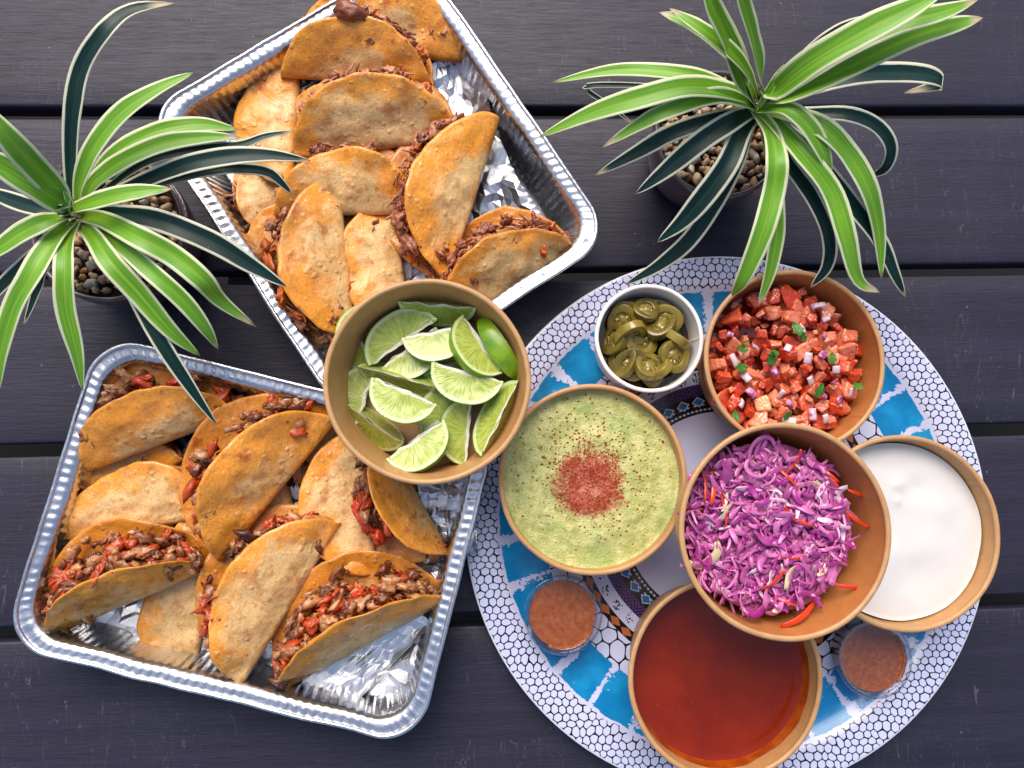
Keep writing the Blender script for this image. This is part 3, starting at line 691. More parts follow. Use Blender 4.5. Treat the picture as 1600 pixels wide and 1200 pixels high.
# ------------------------------------------------------------------ cabbage slaw
def shred_mesh(name, seed, mat, L=None, W=None, curl=None):
    rg_ = random.Random(seed * 7 + 1); L = L or rg_.uniform(1.5, 3.8); W = W or rg_.uniform(.2, .52); n = 13; vs_, cs = [], []
    k = curl if curl is not None else rg_.choice((-1, 1)) * rg_.uniform(.2, .95); tw = rg_.uniform(-1.3, 1.3); ang_, x, y = 0, 0, 0; pts = []
    for i in range(n):
        pts.append((x, y, ang_)); ang_ += k * L / n * (1 + .8 * math.sin(i + seed)); x += L / n * math.cos(ang_); y += L / n * math.sin(ang_)
    mx_, my_ = sum(p[0] for p in pts) / n, sum(p[1] for p in pts) / n
    for i, (x, y, a) in enumerate(pts):
        t = i / (n - 1); wd = W * (.45 + .55 * math.sin(math.pi * min(.97, t * .9 + .08))); roll = tw * (t - .5) + rg_.uniform(-.12, .12)
        for j in (-1, 0, 1):
            s = j * wd / 2; zz = math.sin(roll) * s + (.05 if j else -.02) + .15 * math.sin(t * 5 + seed)
            vs_.append((x - mx_ - math.sin(a) * s * math.cos(roll), y - my_ + math.cos(a) * s * math.cos(roll), zz)); cs.append((t, 0, abs(j)))
    v2, f2, c2 = thicken(vs_, grid_faces(n, 3), .06, cs, False); return mesh(name, v2, f2, mat, True, c2)
SH = [shred_mesh('cabbage_shred', s, 'cabbage') for s in range(16)]
SHL = [shred_mesh('cabbage_shred', s + 60, 'cabbage', random.Random(s).uniform(2.5, 4.2), random.Random(s).uniform(.5, .8)) for s in range(5)]
CAR = [shred_mesh('carrot_shred', s + 30, 'carrot', 2.2 + s * .35, .26 + .05 * (s % 3), .14 + .05 * s) for s in range(5)]
sb = at_bowl(slaw_b, 0); rg = random.Random(77)
def slaw_z(x, y): return 4.3 + .55 * mound(x, y, 6.4) + .35 * nz(x * .35, y * .35, 11)
parts = []
for i in range(520):                                   # the mass under the top shreds
    a = rg.uniform(0, 6.283); q = 5.6 * math.sqrt(rg.random()); x, y = q * math.cos(a) - .4, q * math.sin(a) + .15
    me = SH[i % 16]; M = Matrix.Translation((x, y, slaw_z(x, y) - rg.uniform(.1, .8))) @ Euler((rg.gauss(0, .3), rg.gauss(0, .3), rg.uniform(0, 6.28))).to_matrix().to_4x4()
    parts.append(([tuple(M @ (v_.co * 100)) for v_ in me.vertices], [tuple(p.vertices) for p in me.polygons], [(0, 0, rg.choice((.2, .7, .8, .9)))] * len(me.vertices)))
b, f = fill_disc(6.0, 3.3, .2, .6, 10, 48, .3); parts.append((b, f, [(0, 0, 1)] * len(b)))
V_, F_, C_ = join(parts)
tag(link('shredded_cabbage', mesh('shredded_cabbage', V_, F_, 'cabbage', True, C_), None, sb), 'deep purple shredded cabbage mass lying under the top shreds of the slaw', 'cabbage', kind='stuff')
for i in range(300):
    a = rg.uniform(0, 6.283); q = 5.6 * math.sqrt(rg.random()); x, y = q * math.cos(a), q * math.sin(a)
    x -= .4; y += .15
    me = rg.choice(SHL) if rg.random() < .16 else rg.choice(SH)
    o = link('cabbage_shred', me, None, (sb.x + x, sb.y + y, sb.z + slaw_z(x, y) + rg.uniform(-.15, .28)), (rg.gauss(0, .33), rg.gauss(0, .33), rg.uniform(0, 6.28)), rg.uniform(.6, .95))
    tag(o, 'pink purple cabbage shred on top of the slaw', 'cabbage', 'cabbage shreds in the slaw')
SZ = lambda x, y: (1040 + x / 2.857, 640 + y / 2.857)
for i, (p, yaw, sc, dz) in enumerate([((810, 785), -10, 1.0, .55), ((600, 920), 14, 1.35, .15), ((205, 350), 60, .9, .35), ((250, 440), 70, .8, .4), ((570, 480), -65, .8, .4), ((725, 290), -50, .8, .35), ((850, 490), -50, .9, .2),
        ((865, 375), -35, .7, .3), ((555, 655), -25, .6, .45), ((460, 765), 5, .8, .45), ((530, 855), -30, .8, .4), ((545, 310), -60, .7, .35), ((120, 440), -35, .6, .2), ((170, 330), 65, .8, .35), ((570, 240), 25, .7, .35), ((740, 320), -70, .7, .35)]):
    c0 = P(*SZ(*p), sb.z + 4.6); x, y = c0.x - sb.x, c0.y - sb.y
    o = link('carrot_shred', CAR[i % 5], None, (c0.x, c0.y, sb.z + slaw_z(x, y) + dz), (rg.gauss(0, .12), rg.gauss(0, .12), R(yaw)), sc)
    tag(o, 'orange carrot shred on the slaw, ' + clock(slaw_c, c0, None, 6) if i else 'broad orange red carrot shred leaning on the lower right bowl wall', 'carrot', 'carrot shreds in the slaw')
for i, (p, r_) in enumerate([((430, 190), .95), ((410, 255), .75)]):   # two onion loops near the top
    c0 = P(*SZ(*p), sb.z + 5.0); x, y = c0.x - sb.x, c0.y - sb.y; vs_ = []; n = 34
    for k in range(n):
        a = .4 + 5.6 * k / (n - 1)
        for j in (-.13, 0, .13): rr = r_ * (1 + .08 * math.sin(2 * a)) + j; vs_.append((rr * math.cos(a) * .95, rr * math.sin(a) * 1.15, .1 * math.sin(a) + .04 * abs(j)))
    v2, f2, c2 = thicken(vs_, grid_faces(n, 3), .1, [(0, 0, .2)] * len(vs_), False)
    o = link('onion_ring', mesh('onion_ring', v2, f2, 'cabbage', True, c2), None, (c0.x, c0.y, sb.z + slaw_z(x, y) + .45), (.2, .1, i * 2.0))
    tag(o, ['larger pink onion ring on top of the slaw, nearest the bowl edge', 'smaller pink onion ring on the slaw, just below the larger one'][i], 'onion ring')

# ------------------------------------------------------------------ foil pans
def foil_pan(corn, zr, label, seed):
    """corn: photo positions of the four outer rim corners at height zr, anticlockwise from above"""
    c = [P(u, v, zr) for u, v in corn]; mid = sum(c, Vector()) / 4
    ex = ((c[1] - c[0]) + (c[2] - c[3])) / 2; ey = ((c[3] - c[0]) + (c[2] - c[1])) / 2
    W, H = ex.length, ey.length; a1 = math.atan2(ex.y, ex.x); a2 = math.atan2(ey.y, ey.x) - math.pi / 2; yaw = (a1 + a2) / 2
    t = thing('foil_pan', (mid.x, mid.y, 0.05), label, 'foil pan', 'foil pans of tacos', (0, 0, yaw))
    N = 900
    def outline(d, rc):
        """rounded rectangle inset by d: list of (x, y, nx, ny, cornerness)"""
        w2, h2 = W / 2 - d, H / 2 - d; rc = max(rc, .3); out = []
        per = [(w2 - rc) * 2, math.pi / 2 * 3.6, (h2 - rc) * 2, math.pi / 2 * 3.6] * 2
        tot = sum(per)
        for i in range(N):
            s = i / N * tot; k = 0
            while s > per[k]: s -= per[k]; k += 1
            f = s / per[k]
            q = k // 2; ca = [(-1, -1), (1, -1), (1, 1), (-1, 1)]
            if k % 2 == 0:
                e = [((-w2 + rc, -h2), (w2 - rc, -h2), (0, -1)), ((w2, -h2 + rc), (w2, h2 - rc), (1, 0)), ((w2 - rc, h2), (-w2 + rc, h2), (0, 1)), ((-w2, h2 - rc), (-w2, -h2 + rc), (-1, 0))][q]
                out.append((e[0][0] + (e[1][0] - e[0][0]) * f, e[0][1] + (e[1][1] - e[0][1]) * f, e[2][0], e[2][1], 0.0))
            else:
                cx, cy = [(w2 - rc, -h2 + rc), (w2 - rc, h2 - rc), (-w2 + rc, h2 - rc), (-w2 + rc, -h2 + rc)][q]
                a = -math.pi / 2 + q * math.pi / 2 + f * math.pi / 2
                out.append((cx + rc * math.cos(a), cy + rc * math.sin(a), math.cos(a), math.sin(a), math.sin(math.pi * f) ** .5))
        return out
    RC = 3.4
    def rings(prof, ribs):
        vs_ = []
        for d, z, rib in prof:
            for i, (x, y, nx_, ny_, cn) in enumerate(outline(d, RC - d * .55)):
                s = i / N
                w_ = .09 * nz(x * .25, y * .25, seed) ; wv = .12 * nz(s * 40, seed, 2)
                fr = N / 6
                p = math.sin(2 * math.pi * s * fr / (1 if not ribs else 1)) if ribs else 0
                pleat = (nz(s * 190, seed * 3, z * .25) + .7 * nz(s * 390, seed, z * .2))
                rb_ = rib * ((.5 + .5 * nz(s * 30, seed)) * math.sin(2 * math.pi * s * 150) * (1 - cn) * 1.3 + pleat * (.25 + 1.0 * cn))
                vs_.append((x + nx_ * (rb_ * .6 + w_ + wv * .4), y + ny_ * (rb_ * .6 + w_ + wv * .4), z + rb_ * .55 + wv * .5 * min(1, z)))
        return vs_
    # wall and floor
    wall = [(1.15, zr - .28, .05), (1.3, zr - .42, .09), (1.42, zr - .8, .12), (1.6, zr - 1.5, .14), (1.8, zr - 2.3, .14), (2.0, zr - 3.1, .13), (2.2, zr - 3.7, .1), (2.45, .35, .06), (2.8, .18, .03), (3.4, .12, .02), (4.6, .1, .03), (6.5, .12, .02)]
    vs_ = rings(wall, False); fs = grid_faces(len(wall), N, True); n0 = (len(wall) - 1) * N
    vs_.append((0, 0, .12)); fs += [(n0 + i, n0 + (i + 1) % N, len(vs_) - 1) for i in range(N)]
    link('wall', mesh('wall', vs_, [f[::-1] if len(f) == 4 else f for f in fs], 'foil'), t)
    fl = [(.16, zr - .05, .0), (.3, zr - .12, .03), (.5, zr - .16, .07), (.75, zr - .14, .085), (1.0, zr - .18, .07), (1.15, zr - .28, .05)]
    link('flange', mesh('flange', rings(fl, True), [f[::-1] for f in grid_faces(len(fl), N, True)], 'foil'), t)
    bead = [(.15 + .17 * math.cos(a), zr - .08 + .15 * math.sin(a), .012) for a in [2 * math.pi * k / 9 for k in range(10)]]
    link('rolled_edge', mesh('rolled_edge', rings(bead, False), grid_faces(len(bead), N, True), 'foil'), t)
    return t, W, H
pan1, W1, H1 = foil_pan([(532, 645), (955, 378), (655, -88), (222, 185)], 4.75, 'upper foil pan of shredded beef tacos beneath the plant leaves', 1.3)
pan2, W2, H2 = foil_pan([(2, 1012), (660, 1168), (768, 688), (158, 508)], 4.6, 'lower foil pan of chicken and tomato tacos', 6.1)

def foil_sheet(quad, z0, label, seed, nx=90, ny=90, amp=.55, curl=1.2):
    q = [P(u, v, z0) for u, v in quad]; o0 = sum(q, Vector()) / 4; vs_ = []
    for i in range(ny):
        for j in range(nx):
            s, t = j / (nx - 1), i / (ny - 1); p = (q[0] * (1 - s) + q[1] * s) * (1 - t) + (q[3] * (1 - s) + q[2] * s) * t - o0
            x, y = p.x, p.y
            n1 = 1 - abs(nz(x * .3 + seed, y * .3, seed)) * 2.2; n2 = 1 - abs(nz(x * .75 + seed * 2, y * .75, 4)) * 2; n3 = 1 - abs(nz(x * 1.8, y * 1.8, seed)) * 2
            ed = max(0, max(abs(s - .5), abs(t - .5)) * 2 - .72) / .28
            vs_.append((x + .25 * nz(x * 2, y * 2, 8), y + .25 * nz(y * 2, x * 2, 9), amp * (n1 * .6 + n2 * .28 + n3 * .1) + curl * ed ** 1.6 * (.5 + .8 * nz(s * 3, t * 3, seed))))
    tri = []
    for a_, b_, c_, d_ in grid_faces(ny, nx): tri += [(a_, b_, c_), (a_, c_, d_)] if random.random() < .5 else [(a_, b_, d_), (b_, c_, d_)]
    v2, f2, _ = thicken(vs_, tri, .02)
    return tag(link('foil_sheet', mesh('foil_sheet', v2, f2, 'foilq', False), None, o0), label, 'foil')
foil_sheet([(500, 520), (868, 432), (722, 80), (560, 200)], .9, 'crumpled quilted foil liner in the upper pan, right of the beef tacos', 2.2, 34, 34, .8, 2.0)
foil_sheet([(110, 1020), (640, 1115), (715, 770), (330, 640)], .8, 'crumpled quilted foil liner in the lower pan', 5.5, 36, 36, .7, 1.4)
foil_sheet([(452, 1082), (540, 1115), (678, 968), (600, 930)], 2.0, 'folded foil flap sticking out under the open chicken taco', 8.5, 20, 16, .4, .5)
foil_sheet([(668, 880), (745, 860), (742, 720), (650, 730)], 2.4, 'crumpled foil scrap against the right wall of the lower pan', 3.5, 16, 22, .9, .6)

# ------------------------------------------------------------------ tacos
def taco(A, B, z, tilt, op, off, oil, kind, label, bend=.7, sq=1.0, fill=1.0, close=2.2, rx=0, fo=(.66, 1.06), crack=None, depth=None):
    a, b = P(*A, z), P(*B, z); d = b - a; Rr = d.length / 2 * 1.03; mid = (a + b) / 2
    seed = A[0] * .013 + A[1] * .029
    # keep the tortilla round: radius from the fold length, fold shifted by off
    Rd = math.sqrt(Rr * Rr + off * off)
    M = Matrix.Translation(mid * CM) @ Matrix.Rotation(math.atan2(d.y, d.x), 4, 'Z') @ Matrix.Rotation(R(tilt), 4, 'X')
    t = thing('taco', mid, label, 'taco', 'beef tacos in the upper pan' if kind == 'beef' else 'chicken tacos in the lower pan'); t.matrix_world = M
    # cross-section curve by arc length
    ha = R(op / 2); st = .02; QM = Rd + abs(off) + .5; tabs = {}
    for sg in (1, -1):
        y, zz, q = 0, 0, 0; tab = [(0, 0)]
        while q < QM:
            tau = math.pi / 2 - (math.pi / 2 - ha) * min(1, q / bend) - R(close) * max(0, q - bend) 
            y += math.cos(tau) * st; zz += math.sin(tau) * st; q += st; tab.append((y, zz * sg))
        tabs[sg] = tab
    def sec(q):
        tab = tabs[1 if q >= 0 else -1]; k = min(len(tab) - 1, int(abs(q) / st)); return tab[k]
    rings_, seg = 26, 96; vs_, cs = [(0, *sec(-off * 0 + off))], [(0, oil, 0)]
    for i in range(1, rings_ + 1):
        f = i / rings_
        for j in range(seg):
            an = 2 * math.pi * j / seg; rr = Rd * f * (1 + .07 * nz(math.cos(an) * 1.5 + seed, math.sin(an) * 1.5, seed) + .022 * nz(math.cos(an) * 6, math.sin(an) * 6, seed))
            p, q = rr * math.cos(an), rr * math.sin(an) - off      # q>0 upper flap, q<0 lower flap
            q *= sq
            y, zz = sec(q)
            # sag and ripple
            w_ = .6 * nz(p * .27 + seed, q * .25, seed) * f + .22 * nz(p * .7, q * .7, seed + 3) + .075 * nz(p * 1.8, q * 1.8, seed + 8) * (1 if q > 0 else .5) + .22 * f ** 4 * nz(an * 3, seed, 5)
            sag = -.012 * p * p * (1 if abs(q) > 1 else abs(q)) * .35
            vs_.append((p, y, zz + (w_ + sag) * (1 if q >= 0 else -1) * min(1, abs(q) / 1.2)))
            cs.append((max(0, (f - .45) / .55) if True else 0, oil, 0))
    fs = [(0, 1 + j, 1 + (j + 1) % seg) for j in range(seg)]
    for i in range(rings_ - 1):
        for j in range(seg):
            x = 1 + i * seg; y_ = x + seg; fs.append((x + j, y_ + j, y_ + (j + 1) % seg, x + (j + 1) % seg))
    v2, f2, c2 = thicken(vs_, fs, .09, cs)
    link('tortilla', mesh('tortilla', v2, f2, 'tortilla', True, c2), t)
    # filling between the flaps, along the open edge
    rg_ = random.Random(int(seed * 1000)); parts = []
    n = int((420 if kind == 'beef' else 210) * fill)
    for i in range(n):
        an = R(rg_.uniform(12, 168)); k = rg_.uniform(*fo)
        if fill < 1.1 and nz(an * 1.6, seed * 7, 1) < -.12: continue
        k = k; p = Rd * .93 * k * math.cos(an); q = Rd * .93 * k * math.sin(an)
        up, dn = sec(min(q + .01, Rd - off))[1], sec(-q)[1]
        y = max(.6, sec(q)[0]) * rg_.uniform(.93, 1.04); hz = (up - dn) / 2
        zz = (up + dn) / 2 + rg_.uniform(-.9, .85) * max(.1, hz - .3)
        if kind == 'beef':
            if i % 4 == 0: s = rg_.uniform(.3, .55); b_, f_ = blob((s * rg_.uniform(1.1, 1.7), s, s * .7), i + seed, 1.0, 3, 2.2)
            else:
                s = rg_.uniform(.05, .11); L_ = rg_.uniform(.6, 1.5); cv = rg_.uniform(-.5, .5); b_ = []
                for e in range(7):
                    u_ = e / 6; th_ = s * (.35 + .65 * math.sin(math.pi * (.1 + .8 * u_)))
                    for h_ in range(5): b_.append(((u_ - .5) * L_, cv * (u_ - .5) ** 2 * 2 + .06 * math.sin(u_ * 9 + i) + th_ * 1.6 * math.cos(h_ * 1.2566), th_ * math.sin(h_ * 1.2566)))
                f_ = grid_faces(7, 5, True)
            cc = (rg_.random(), rg_.random(), 0)
        else:
            s = rg_.uniform(.22, .55); b_, f_ = blob((s * rg_.uniform(1, 1.9), s * rg_.uniform(.6, 1.0), s * .7), i + seed, 1.2, 2 if i % 3 else 3, 2.7)
            cc = (rg_.random(), rg_.random(), 0)
        M2 = Matrix.Translation((p, y, zz)) @ Euler((rg_.uniform(0, 6), rg_.gauss(0, .35), math.atan2(math.cos(an), -math.sin(an)) + rg_.gauss(0, .6))).to_matrix().to_4x4()
        parts.append((xf(b_, M2), f_, [cc] * len(b_)))
    if parts:
        V_, F_, C_ = join(parts); tag(link('filling', mesh('filling', V_, F_, 'beef' if kind == 'beef' else 'chicken', True, C_), t), None, None, kind='stuff')
    return t, Rd, sec
def sauce_blobs(tk, items):
    t, Rd, sec = tk
    for k, (p, y, z, sx, sy, sz) in enumerate(items):
        b_, f_ = blob((sx, sy, sz), k * 2.3 + p, .8, 3, 1.9); link('tomato_chunk', mesh('tomato_chunk', b_, f_, 'redchunk'), t, (p, y, z))

# upper pan.  A -> B is the fold, the open edge lies to its left
K = 'beef'
taco((468, 74), (718, 98), 2.5, 14, 34, .5, .85, K, 'beef taco cut by the top edge of the photo', fill=.8)
taco((458, 292), (470, 100), 2.7, -4, 16, .1, .75, K, 'orange beef taco with a straight right side, upper left in the pan', fill=.3)
taco((425, 372), (462, 222), 1.7, 8, 26, .35, .25, K, 'blistered pale taco at the left wall under the plant leaves', fill=.5)
taco((448, 200), (600, 215), 2.0, 14, 16, 0, .1, K, 'pale grey tortilla lying behind the speckled beef taco', fill=.3)
taco((448, 122), (672, 134), 3.2, 22, 40, .75, .95, K, 'glossy orange beef taco near the top edge, meat above its upper edge')
taco((462, 250), (716, 218), 3.2, 20, 40, .8, .3, K, 'large speckled beef taco in the middle with meat at both ends')
taco((432, 338), (662, 334), 3.3, 14, 34, .6, .5, K, 'cracked beef taco right of the leaf tips, an orange flap behind it', fill=.6)
taco((640, 520), (618, 312), 2.6, 10, 22, .2, .4, K, 'beef taco wedged between two others above the lime bowl', fill=.4)
taco((700, 440), (778, 196), 3.8, 14, 42, .9, .6, K, 'tall orange beef taco open to the left beside the bare foil')
taco((556, 532), (530, 284), 3.7, 14, 40, .9, .6, K, 'beef taco with a narrow tip at the lower left, meat along its left edge')
taco((694, 510), (906, 404), 2.6, 24, 46, .6, .4, K, 'beef taco lying on the foil at the right, topped with shredded meat')
taco((560, 215), (700, 175), 1.8, 8, 18, .1, .6, K, 'tortilla edge showing between the speckled taco and the tall taco', fill=.4)
taco((440, 452), (452, 322), 1.8, 8, 24, .3, .5, K, 'tortilla edge low at the left wall, left of the narrow tipped taco', fill=.4)
taco((600, 420), (560, 330), 1.6, 6, 16, 0, .6, K, 'small buried tortilla between the cracked and wedged tacos', fill=.3)
# beef chunk on the top taco
b_, f_ = blob((1.3, .75, .6), 4.2, .45, 3, 2.2); c0 = P(549, 18, 6.6)
tag(link('beef_chunk', mesh('beef_chunk', b_, f_, 'beef', True, [(.2, .2, 0)] * len(b_)), None, c0, (0, .2, -.1)), 'dark glossy chunk of beef at the very top of the photo', 'beef')
taco((600, 300), (700, 330), 1.9, 8, 18, 0, .5, K, 'tortilla tucked under the left side of the tall orange taco', fill=.3)
# lower pan
K = 'chicken'
taco((150, 800), (290, 720), 1.5, 6, 16, 0, .6, K, 'tortilla in the shade between the upper left taco and the flat blotchy one', fill=.2)
taco((470, 760), (560, 660), 1.5, 8, 18, 0, .5, K, 'tortilla in the gap right of the deep orange taco', fill=.3)
sauce_blobs(taco((136, 738), (374, 648), 3.0, 22, 42, .85, .75, K, 'chicken taco at the upper left corner, its wide back flap orange', fill=.8), [(.6, 5.2, .1, .9, .35, .4), (3.2, 4.2, .1, .9, .35, .4)])
taco((330, 660), (450, 700), 1.8, 10, 16, 0, .7, K, 'tortilla peeking out between the upper left tacos', fill=.2)
taco((114, 846), (336, 806), 2.5, 4, 18, .1, .3, K, 'flat blotchy taco above the open taco at the left wall', fill=.2)
taco((300, 900), (330, 800), 1.8, 6, 16, 0, .4, K, 'small tortilla edge between the open taco and the speckled taco', fill=.2)
taco((350, 872), (530, 652), 3.7, 21, 44, .85, .95, K, 'deep orange glossy chicken taco in the middle of the lower pan', fill=.8)
sauce_blobs(taco((94, 985), (332, 884), 2.7, 40, 56, .25, .75, K, 'open chicken taco at the lower left with its filling facing up', fill=1.2), [(-1.8, 4.0, .2, .7, .5, .5), (-3.3, 3.3, .2, .8, .5, .5), (1.2, 4.3, .2, .7, .4, .4), (0.0, 4.5, .2, .6, .4, .35)])
taco((300, 1074), (345, 868), 1.3, 2, 12, 0, .3, K, 'torn tortilla end at the bottom of the pan, under the open taco', fill=.0)
taco((470, 860), (440, 700), 1.7, 6, 16, 0, .85, K, 'dark red stained tortilla between the glossy and speckled tacos', fill=.3)
taco((382, 1066), (532, 818), 3.6, 14, 40, .75, .25, K, 'pale speckled chicken taco pointing down to the front foil')
taco((590, 890), (562, 672), 2.5, 8, 18, 0, .4, K, 'flat tortilla left of the taco tucked under the lime bowl', fill=.1)
sauce_blobs(taco((700, 862), (600, 678), 2.9, 24, 58, .6, .85, K, 'dark toasted chicken taco tucked under the lime bowl', fill=.5), [(.4, 4.6, -.3, 1.4, .45, .5), (-1.6, 4.2, -.3, .7, .45, .5)])
sauce_blobs(taco((448, 1072), (696, 935), 2.7, 38, 60, .25, .7, K, 'open chicken taco at the lower right, heaped with tomato and chicken', fill=1.3), [(-3.0, 3.3, .2, .95, .7, .65), (-1.3, 4.2, .2, .8, .5, .5), (.3, 4.7, .2, .7, .45, .4), (1.8, 4.8, .1, .5, .4, .4)])

# ------------------------------------------------------------------ potted plants
def leaf_mesh(pts, wd, mat, seed, tw=0.0):
    n = 30; c = catmull(pts, n); vs_, cs = [], []; m = 9
    for i in range(n):
        t = i / (n - 1); T = (c[min(i + 1, n - 1)] - c[max(i - 1, 0)]).normalized()
        side = T.cross(Vector((0, 0, 1)))
        if side.length < .05: side = Vector((1, 0, 0))
        side.normalize(); up = side.cross(T).normalized()
        ro = tw * (t - .2) + .12 * nz(t * 3, seed); side, up = side * math.cos(ro) + up * math.sin(ro), up * math.cos(ro) - side * math.sin(ro)
        ww = wd * (.62 + .38 * min(1, t / .35)) * (1 if t < .55 else math.cos((t - .55) / .45 * math.pi / 2) ** .72 if t < 1 else 0) + .02
        for j in range(m):
            s = -1 + 2 * j / (m - 1); x = s * ww / 2
            z = (abs(s) ** 1.4) * ww * .17 * (1 - t * .6) + .06 * nz(t * 9 + seed, s * 1.5, seed) * abs(s)
            vs_.append(tuple(c[i] + side * x + up * z)); cs.append((abs(s), t, (s + 1) / 2))
    v2, f2, c2 = thicken(vs_, grid_faces(n, m), .035, cs, False); return v2, f2, c2
PEB = [mesh('pebble', *blob((.44, .32, .25), s, .9, 2, 1.6), 'pebble') for s in range(5)]
def plant(name, u, v, zrim, rad, crown, leaves, to_px, label, seed):
    c0 = P(u, v, zrim); t = thing(name, (c0.x, c0.y, 0.03), label, 'plant', 'potted plants'); base = Vector((c0.x, c0.y, .03))
    h = zrim - .03
    prof = [(.001, 0), (rad * .72, 0), (rad * .8, .15), (rad * .92, h * .35), (rad * 1.0, h * .75), (rad * 1.0, h - .12), (rad * .99, h), (rad * .95, h), (rad * .93, h - .2), (rad * .9, h - 1.6)]
    link('pot', mesh('pot', *lathe(prof, 72), 'pot'), t)
    sl = link('soil', mesh('soil', *fill_disc(rad * .92, h - 1.0, .05, .6, 6, 40), 'soil'), t)
    rg_ = random.Random(seed)
    for (x, y) in scatter(150, rad * .9, .5, rg_):
        link('pebble', rg_.choice(PEB), sl, (x, y, h - .8 + .25 * rg_.random()), (rg_.uniform(0, 6), rg_.uniform(0, 6), rg_.uniform(0, 6)), rg_.uniform(.55, 1.3))
    # short stem
    cr = P(*crown, zrim + 2.2); st = []
    for i in range(6):
        f = i / 5; q = Vector((c0.x, c0.y, zrim - 1)) * (1 - f) + cr * f
        for j in range(10): a = 6.283 * j / 10; st.append(tuple(q - base + Vector((math.cos(a), math.sin(a), 0)) * (.55 - .2 * f)))
    link('stem', mesh('stem', st, grid_faces(6, 10, True), 'leafg', True, [(0, .5, 0)] * len(st)), t)
    for k, (mt, wpx, zs, px) in enumerate(leaves):
        n = len(px); pts = []
        for i, q in enumerate(px):
            f = i / (n - 1) * (len(zs) - 1); a = min(int(f), len(zs) - 2); zz = zs[a] + (zs[a + 1] - zs[a]) * (f - a)
            pts.append(P(*to_px(*q), zz) - base)
        wcm = 1.0 * wpx * (HCAM - sum(zs) / len(zs)) / F_PX
        v2, f2, c2 = leaf_mesh(pts, wcm, mt, seed + k * 1.7)
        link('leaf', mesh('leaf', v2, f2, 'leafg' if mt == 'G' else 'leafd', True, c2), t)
za = lambda x, y: (x / 2.4, y / 2.4)
zb_ = lambda x, y: (820 + x / 2.162, y / 2.162)
L1 = [
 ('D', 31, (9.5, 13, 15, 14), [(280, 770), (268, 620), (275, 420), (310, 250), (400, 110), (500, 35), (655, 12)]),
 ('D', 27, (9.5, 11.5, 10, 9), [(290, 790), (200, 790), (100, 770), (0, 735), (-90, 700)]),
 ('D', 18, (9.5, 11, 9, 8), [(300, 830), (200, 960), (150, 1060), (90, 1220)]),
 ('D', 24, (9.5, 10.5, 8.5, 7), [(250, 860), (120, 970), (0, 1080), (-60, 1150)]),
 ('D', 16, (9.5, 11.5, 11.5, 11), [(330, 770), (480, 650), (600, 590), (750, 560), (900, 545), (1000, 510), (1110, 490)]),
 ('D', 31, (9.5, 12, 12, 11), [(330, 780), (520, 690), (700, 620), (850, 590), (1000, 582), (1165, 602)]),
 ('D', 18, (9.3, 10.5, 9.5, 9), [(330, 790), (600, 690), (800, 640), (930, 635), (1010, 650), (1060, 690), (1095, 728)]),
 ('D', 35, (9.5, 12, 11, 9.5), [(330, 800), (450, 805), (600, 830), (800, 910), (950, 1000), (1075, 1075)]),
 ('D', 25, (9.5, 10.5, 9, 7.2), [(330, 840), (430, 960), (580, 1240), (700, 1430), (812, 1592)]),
 ('G', 28, (10, 12.5, 11.5, 9), [(315, 830), (450, 920), (580, 1030), (690, 1130), (770, 1230), (818, 1310)]),
 ('G', 34, (10, 12.5, 11, 8.5), [(310, 840), (360, 900), (420, 990), (520, 1100), (640, 1240), (750, 1335)]),
 ('G', 35, (10, 13, 12, 8.5), [(315, 810), (400, 830), (520, 890), (650, 960), (760, 1050), (830, 1130), (960, 1226)]),
 ('G', 32, (10, 12.5, 11, 8), [(285, 830), (250, 920), (243, 1020), (250, 1160), (290, 1330), (310, 1465)]),
 ('G', 36, (10, 12.5, 11, 8), [(270, 830), (200, 900), (120, 1030), (50, 1160), (5, 1320), (-10, 1480)]),
 ('G', 33, (10, 12.5, 11.5, 10), [(270, 810), (180, 830), (90, 870), (0, 930), (-90, 990)]),
 ('G', 30, (10, 12, 12, 11), [(330, 700), (430, 580), (590, 495), (750, 468), (892, 486)]),
 ('G', 30, (10, 12.5, 12.5, 11.5), [(315, 770), (350, 690), (450, 612), (600, 543), (760, 516), (905, 515)]),
 ('G', 32, (10, 14, 15.5, 15.5), [(295, 780), (300, 690), (350, 560), (450, 430), (580, 340), (725, 272)]),
 ('G', 44, (10, 14, 17, 18.5), [(285, 790), (225, 720), (130, 620), (30, 510), (-60, 390)]),
 ('G', 42, (10, 13.5, 15.5, 16.5), [(280, 790), (220, 755), (120, 690), (0, 615), (-90, 560)]),
 ('G', 28, (11, 13.5, 14, 13.5), [(270, 785), (330, 765), (420, 738), (530, 718), (645, 708)]),
 ('G', 12, (11, 12.5, 13.5), [(285, 800), (265, 760), (240, 715)]),
]
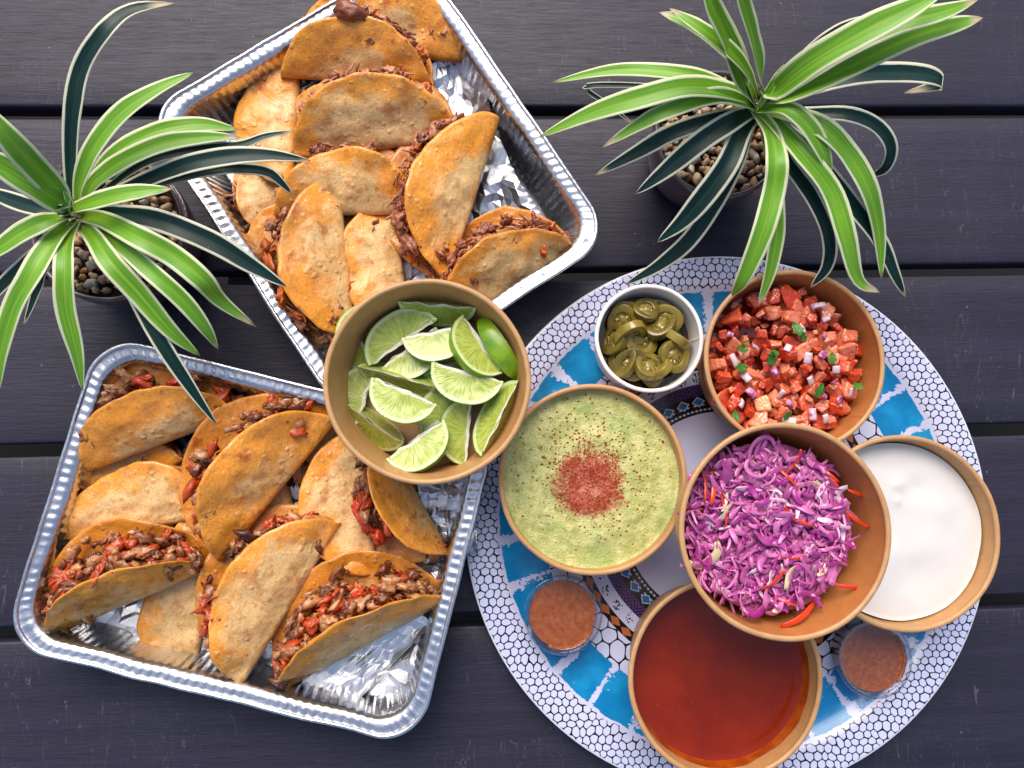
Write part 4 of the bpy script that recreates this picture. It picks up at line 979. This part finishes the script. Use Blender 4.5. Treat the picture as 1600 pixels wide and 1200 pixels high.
L2 = [
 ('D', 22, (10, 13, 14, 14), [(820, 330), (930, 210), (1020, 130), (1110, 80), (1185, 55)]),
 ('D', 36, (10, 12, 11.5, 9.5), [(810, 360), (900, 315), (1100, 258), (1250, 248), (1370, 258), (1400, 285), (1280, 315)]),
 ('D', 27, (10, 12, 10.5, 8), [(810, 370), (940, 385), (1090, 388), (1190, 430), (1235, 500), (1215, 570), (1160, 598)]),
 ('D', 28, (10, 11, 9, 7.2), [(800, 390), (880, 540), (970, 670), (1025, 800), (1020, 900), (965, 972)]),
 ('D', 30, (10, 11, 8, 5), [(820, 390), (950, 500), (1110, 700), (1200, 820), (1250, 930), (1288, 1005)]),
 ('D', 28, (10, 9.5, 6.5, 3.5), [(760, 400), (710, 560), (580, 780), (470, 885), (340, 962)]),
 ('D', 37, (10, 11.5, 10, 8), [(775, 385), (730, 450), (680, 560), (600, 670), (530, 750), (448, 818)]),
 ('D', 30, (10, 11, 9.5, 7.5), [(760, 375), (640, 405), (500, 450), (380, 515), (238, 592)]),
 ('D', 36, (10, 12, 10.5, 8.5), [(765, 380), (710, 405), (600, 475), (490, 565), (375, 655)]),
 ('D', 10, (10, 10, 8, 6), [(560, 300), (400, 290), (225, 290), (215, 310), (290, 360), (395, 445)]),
 ('G', 26, (10, 10.5, 9, 7.4), [(800, 400), (835, 560), (850, 700), (850, 800), (825, 930), (788, 1035)]),
 ('G', 27, (10, 12.5, 12, 10), [(770, 360), (700, 310), (590, 262), (440, 240), (280, 240), (95, 278)]),
 ('G', 38, (10, 13.5, 12.5, 9.5), [(775, 365), (720, 320), (560, 295), (380, 335), (220, 385), (50, 462)]),
 ('G', 29, (10.5, 13, 12.5, 10.5), [(775, 365), (740, 345), (640, 325), (480, 375), (380, 425), (262, 498)]),
 ('G', 38, (10, 13, 11.5, 7.6), [(800, 375), (880, 385), (1000, 430), (1090, 520), (1160, 640), (1195, 780), (1205, 945)]),
 ('G', 36, (10, 12.5, 11, 7.6), [(795, 380), (840, 415), (935, 520), (1035, 650), (1085, 800), (1125, 945), (1200, 988)]),
 ('G', 38, (10.5, 13, 12, 8.6), [(785, 380), (830, 450), (848, 540), (840, 640), (800, 790), (735, 945), (700, 1000)]),
 ('G', 33, (11, 13.5, 13, 11.5), [(790, 370), (880, 368), (955, 425), (1010, 520), (1035, 600)]),
 ('G', 48, (10.5, 15, 19, 21), [(770, 350), (735, 280), (690, 150), (640, 40), (600, -60)]),
 ('G', 42, (10.5, 15.5, 20, 22), [(795, 340), (795, 260), (772, 140), (740, 20), (720, -70)]),
 ('G', 38, (10.5, 15, 17.5, 17), [(800, 350), (900, 320), (1080, 235), (1300, 130), (1450, 85), (1548, 60)]),
 ('G', 40, (10.5, 15.5, 18.5, 18.5), [(800, 345), (900, 280), (1060, 175), (1250, 85), (1400, 45), (1530, 0)]),
 ('G', 48, (11, 16, 19.5, 20), [(800, 345), (850, 305), (970, 210), (1150, 105), (1300, 30), (1430, -40)]),
 ('G', 30, (10.5, 15, 17.5, 17), [(775, 340), (735, 240), (640, 140), (550, 75), (455, 42)]),
 ('G', 30, (11, 15.5, 18, 18), [(785, 340), (760, 260), (700, 180), (600, 100), (488, 28)]),
 ('G', 13, (11.5, 13, 14), [(790, 360), (840, 280), (877, 218)]),
]
plant('potted_plant', 168, 355, 7.3, 5.7, (118, 325), L1, za, 'variegated strap leaved plant in a dark pot at the left edge', 3)
plant('potted_plant', 1126, 208, 7.0, 5.3, (1183, 168), L2, zb_, 'variegated strap leaved plant in a glossy brown pot above the platter', 9)

# pieces that share a clock position: say which lies higher
same = {}
for o in bpy.data.objects:
    if o.parent is None and "towards" in str(o.get('label', '')): same.setdefault(o['label'], []).append(o)
for lab, os_ in same.items():
    if len(os_) == 2:
        os_.sort(key=lambda o: o.location.z); os_[0]['label'] = lab + ', lower one'; os_[1]['label'] = lab + ', upper one'
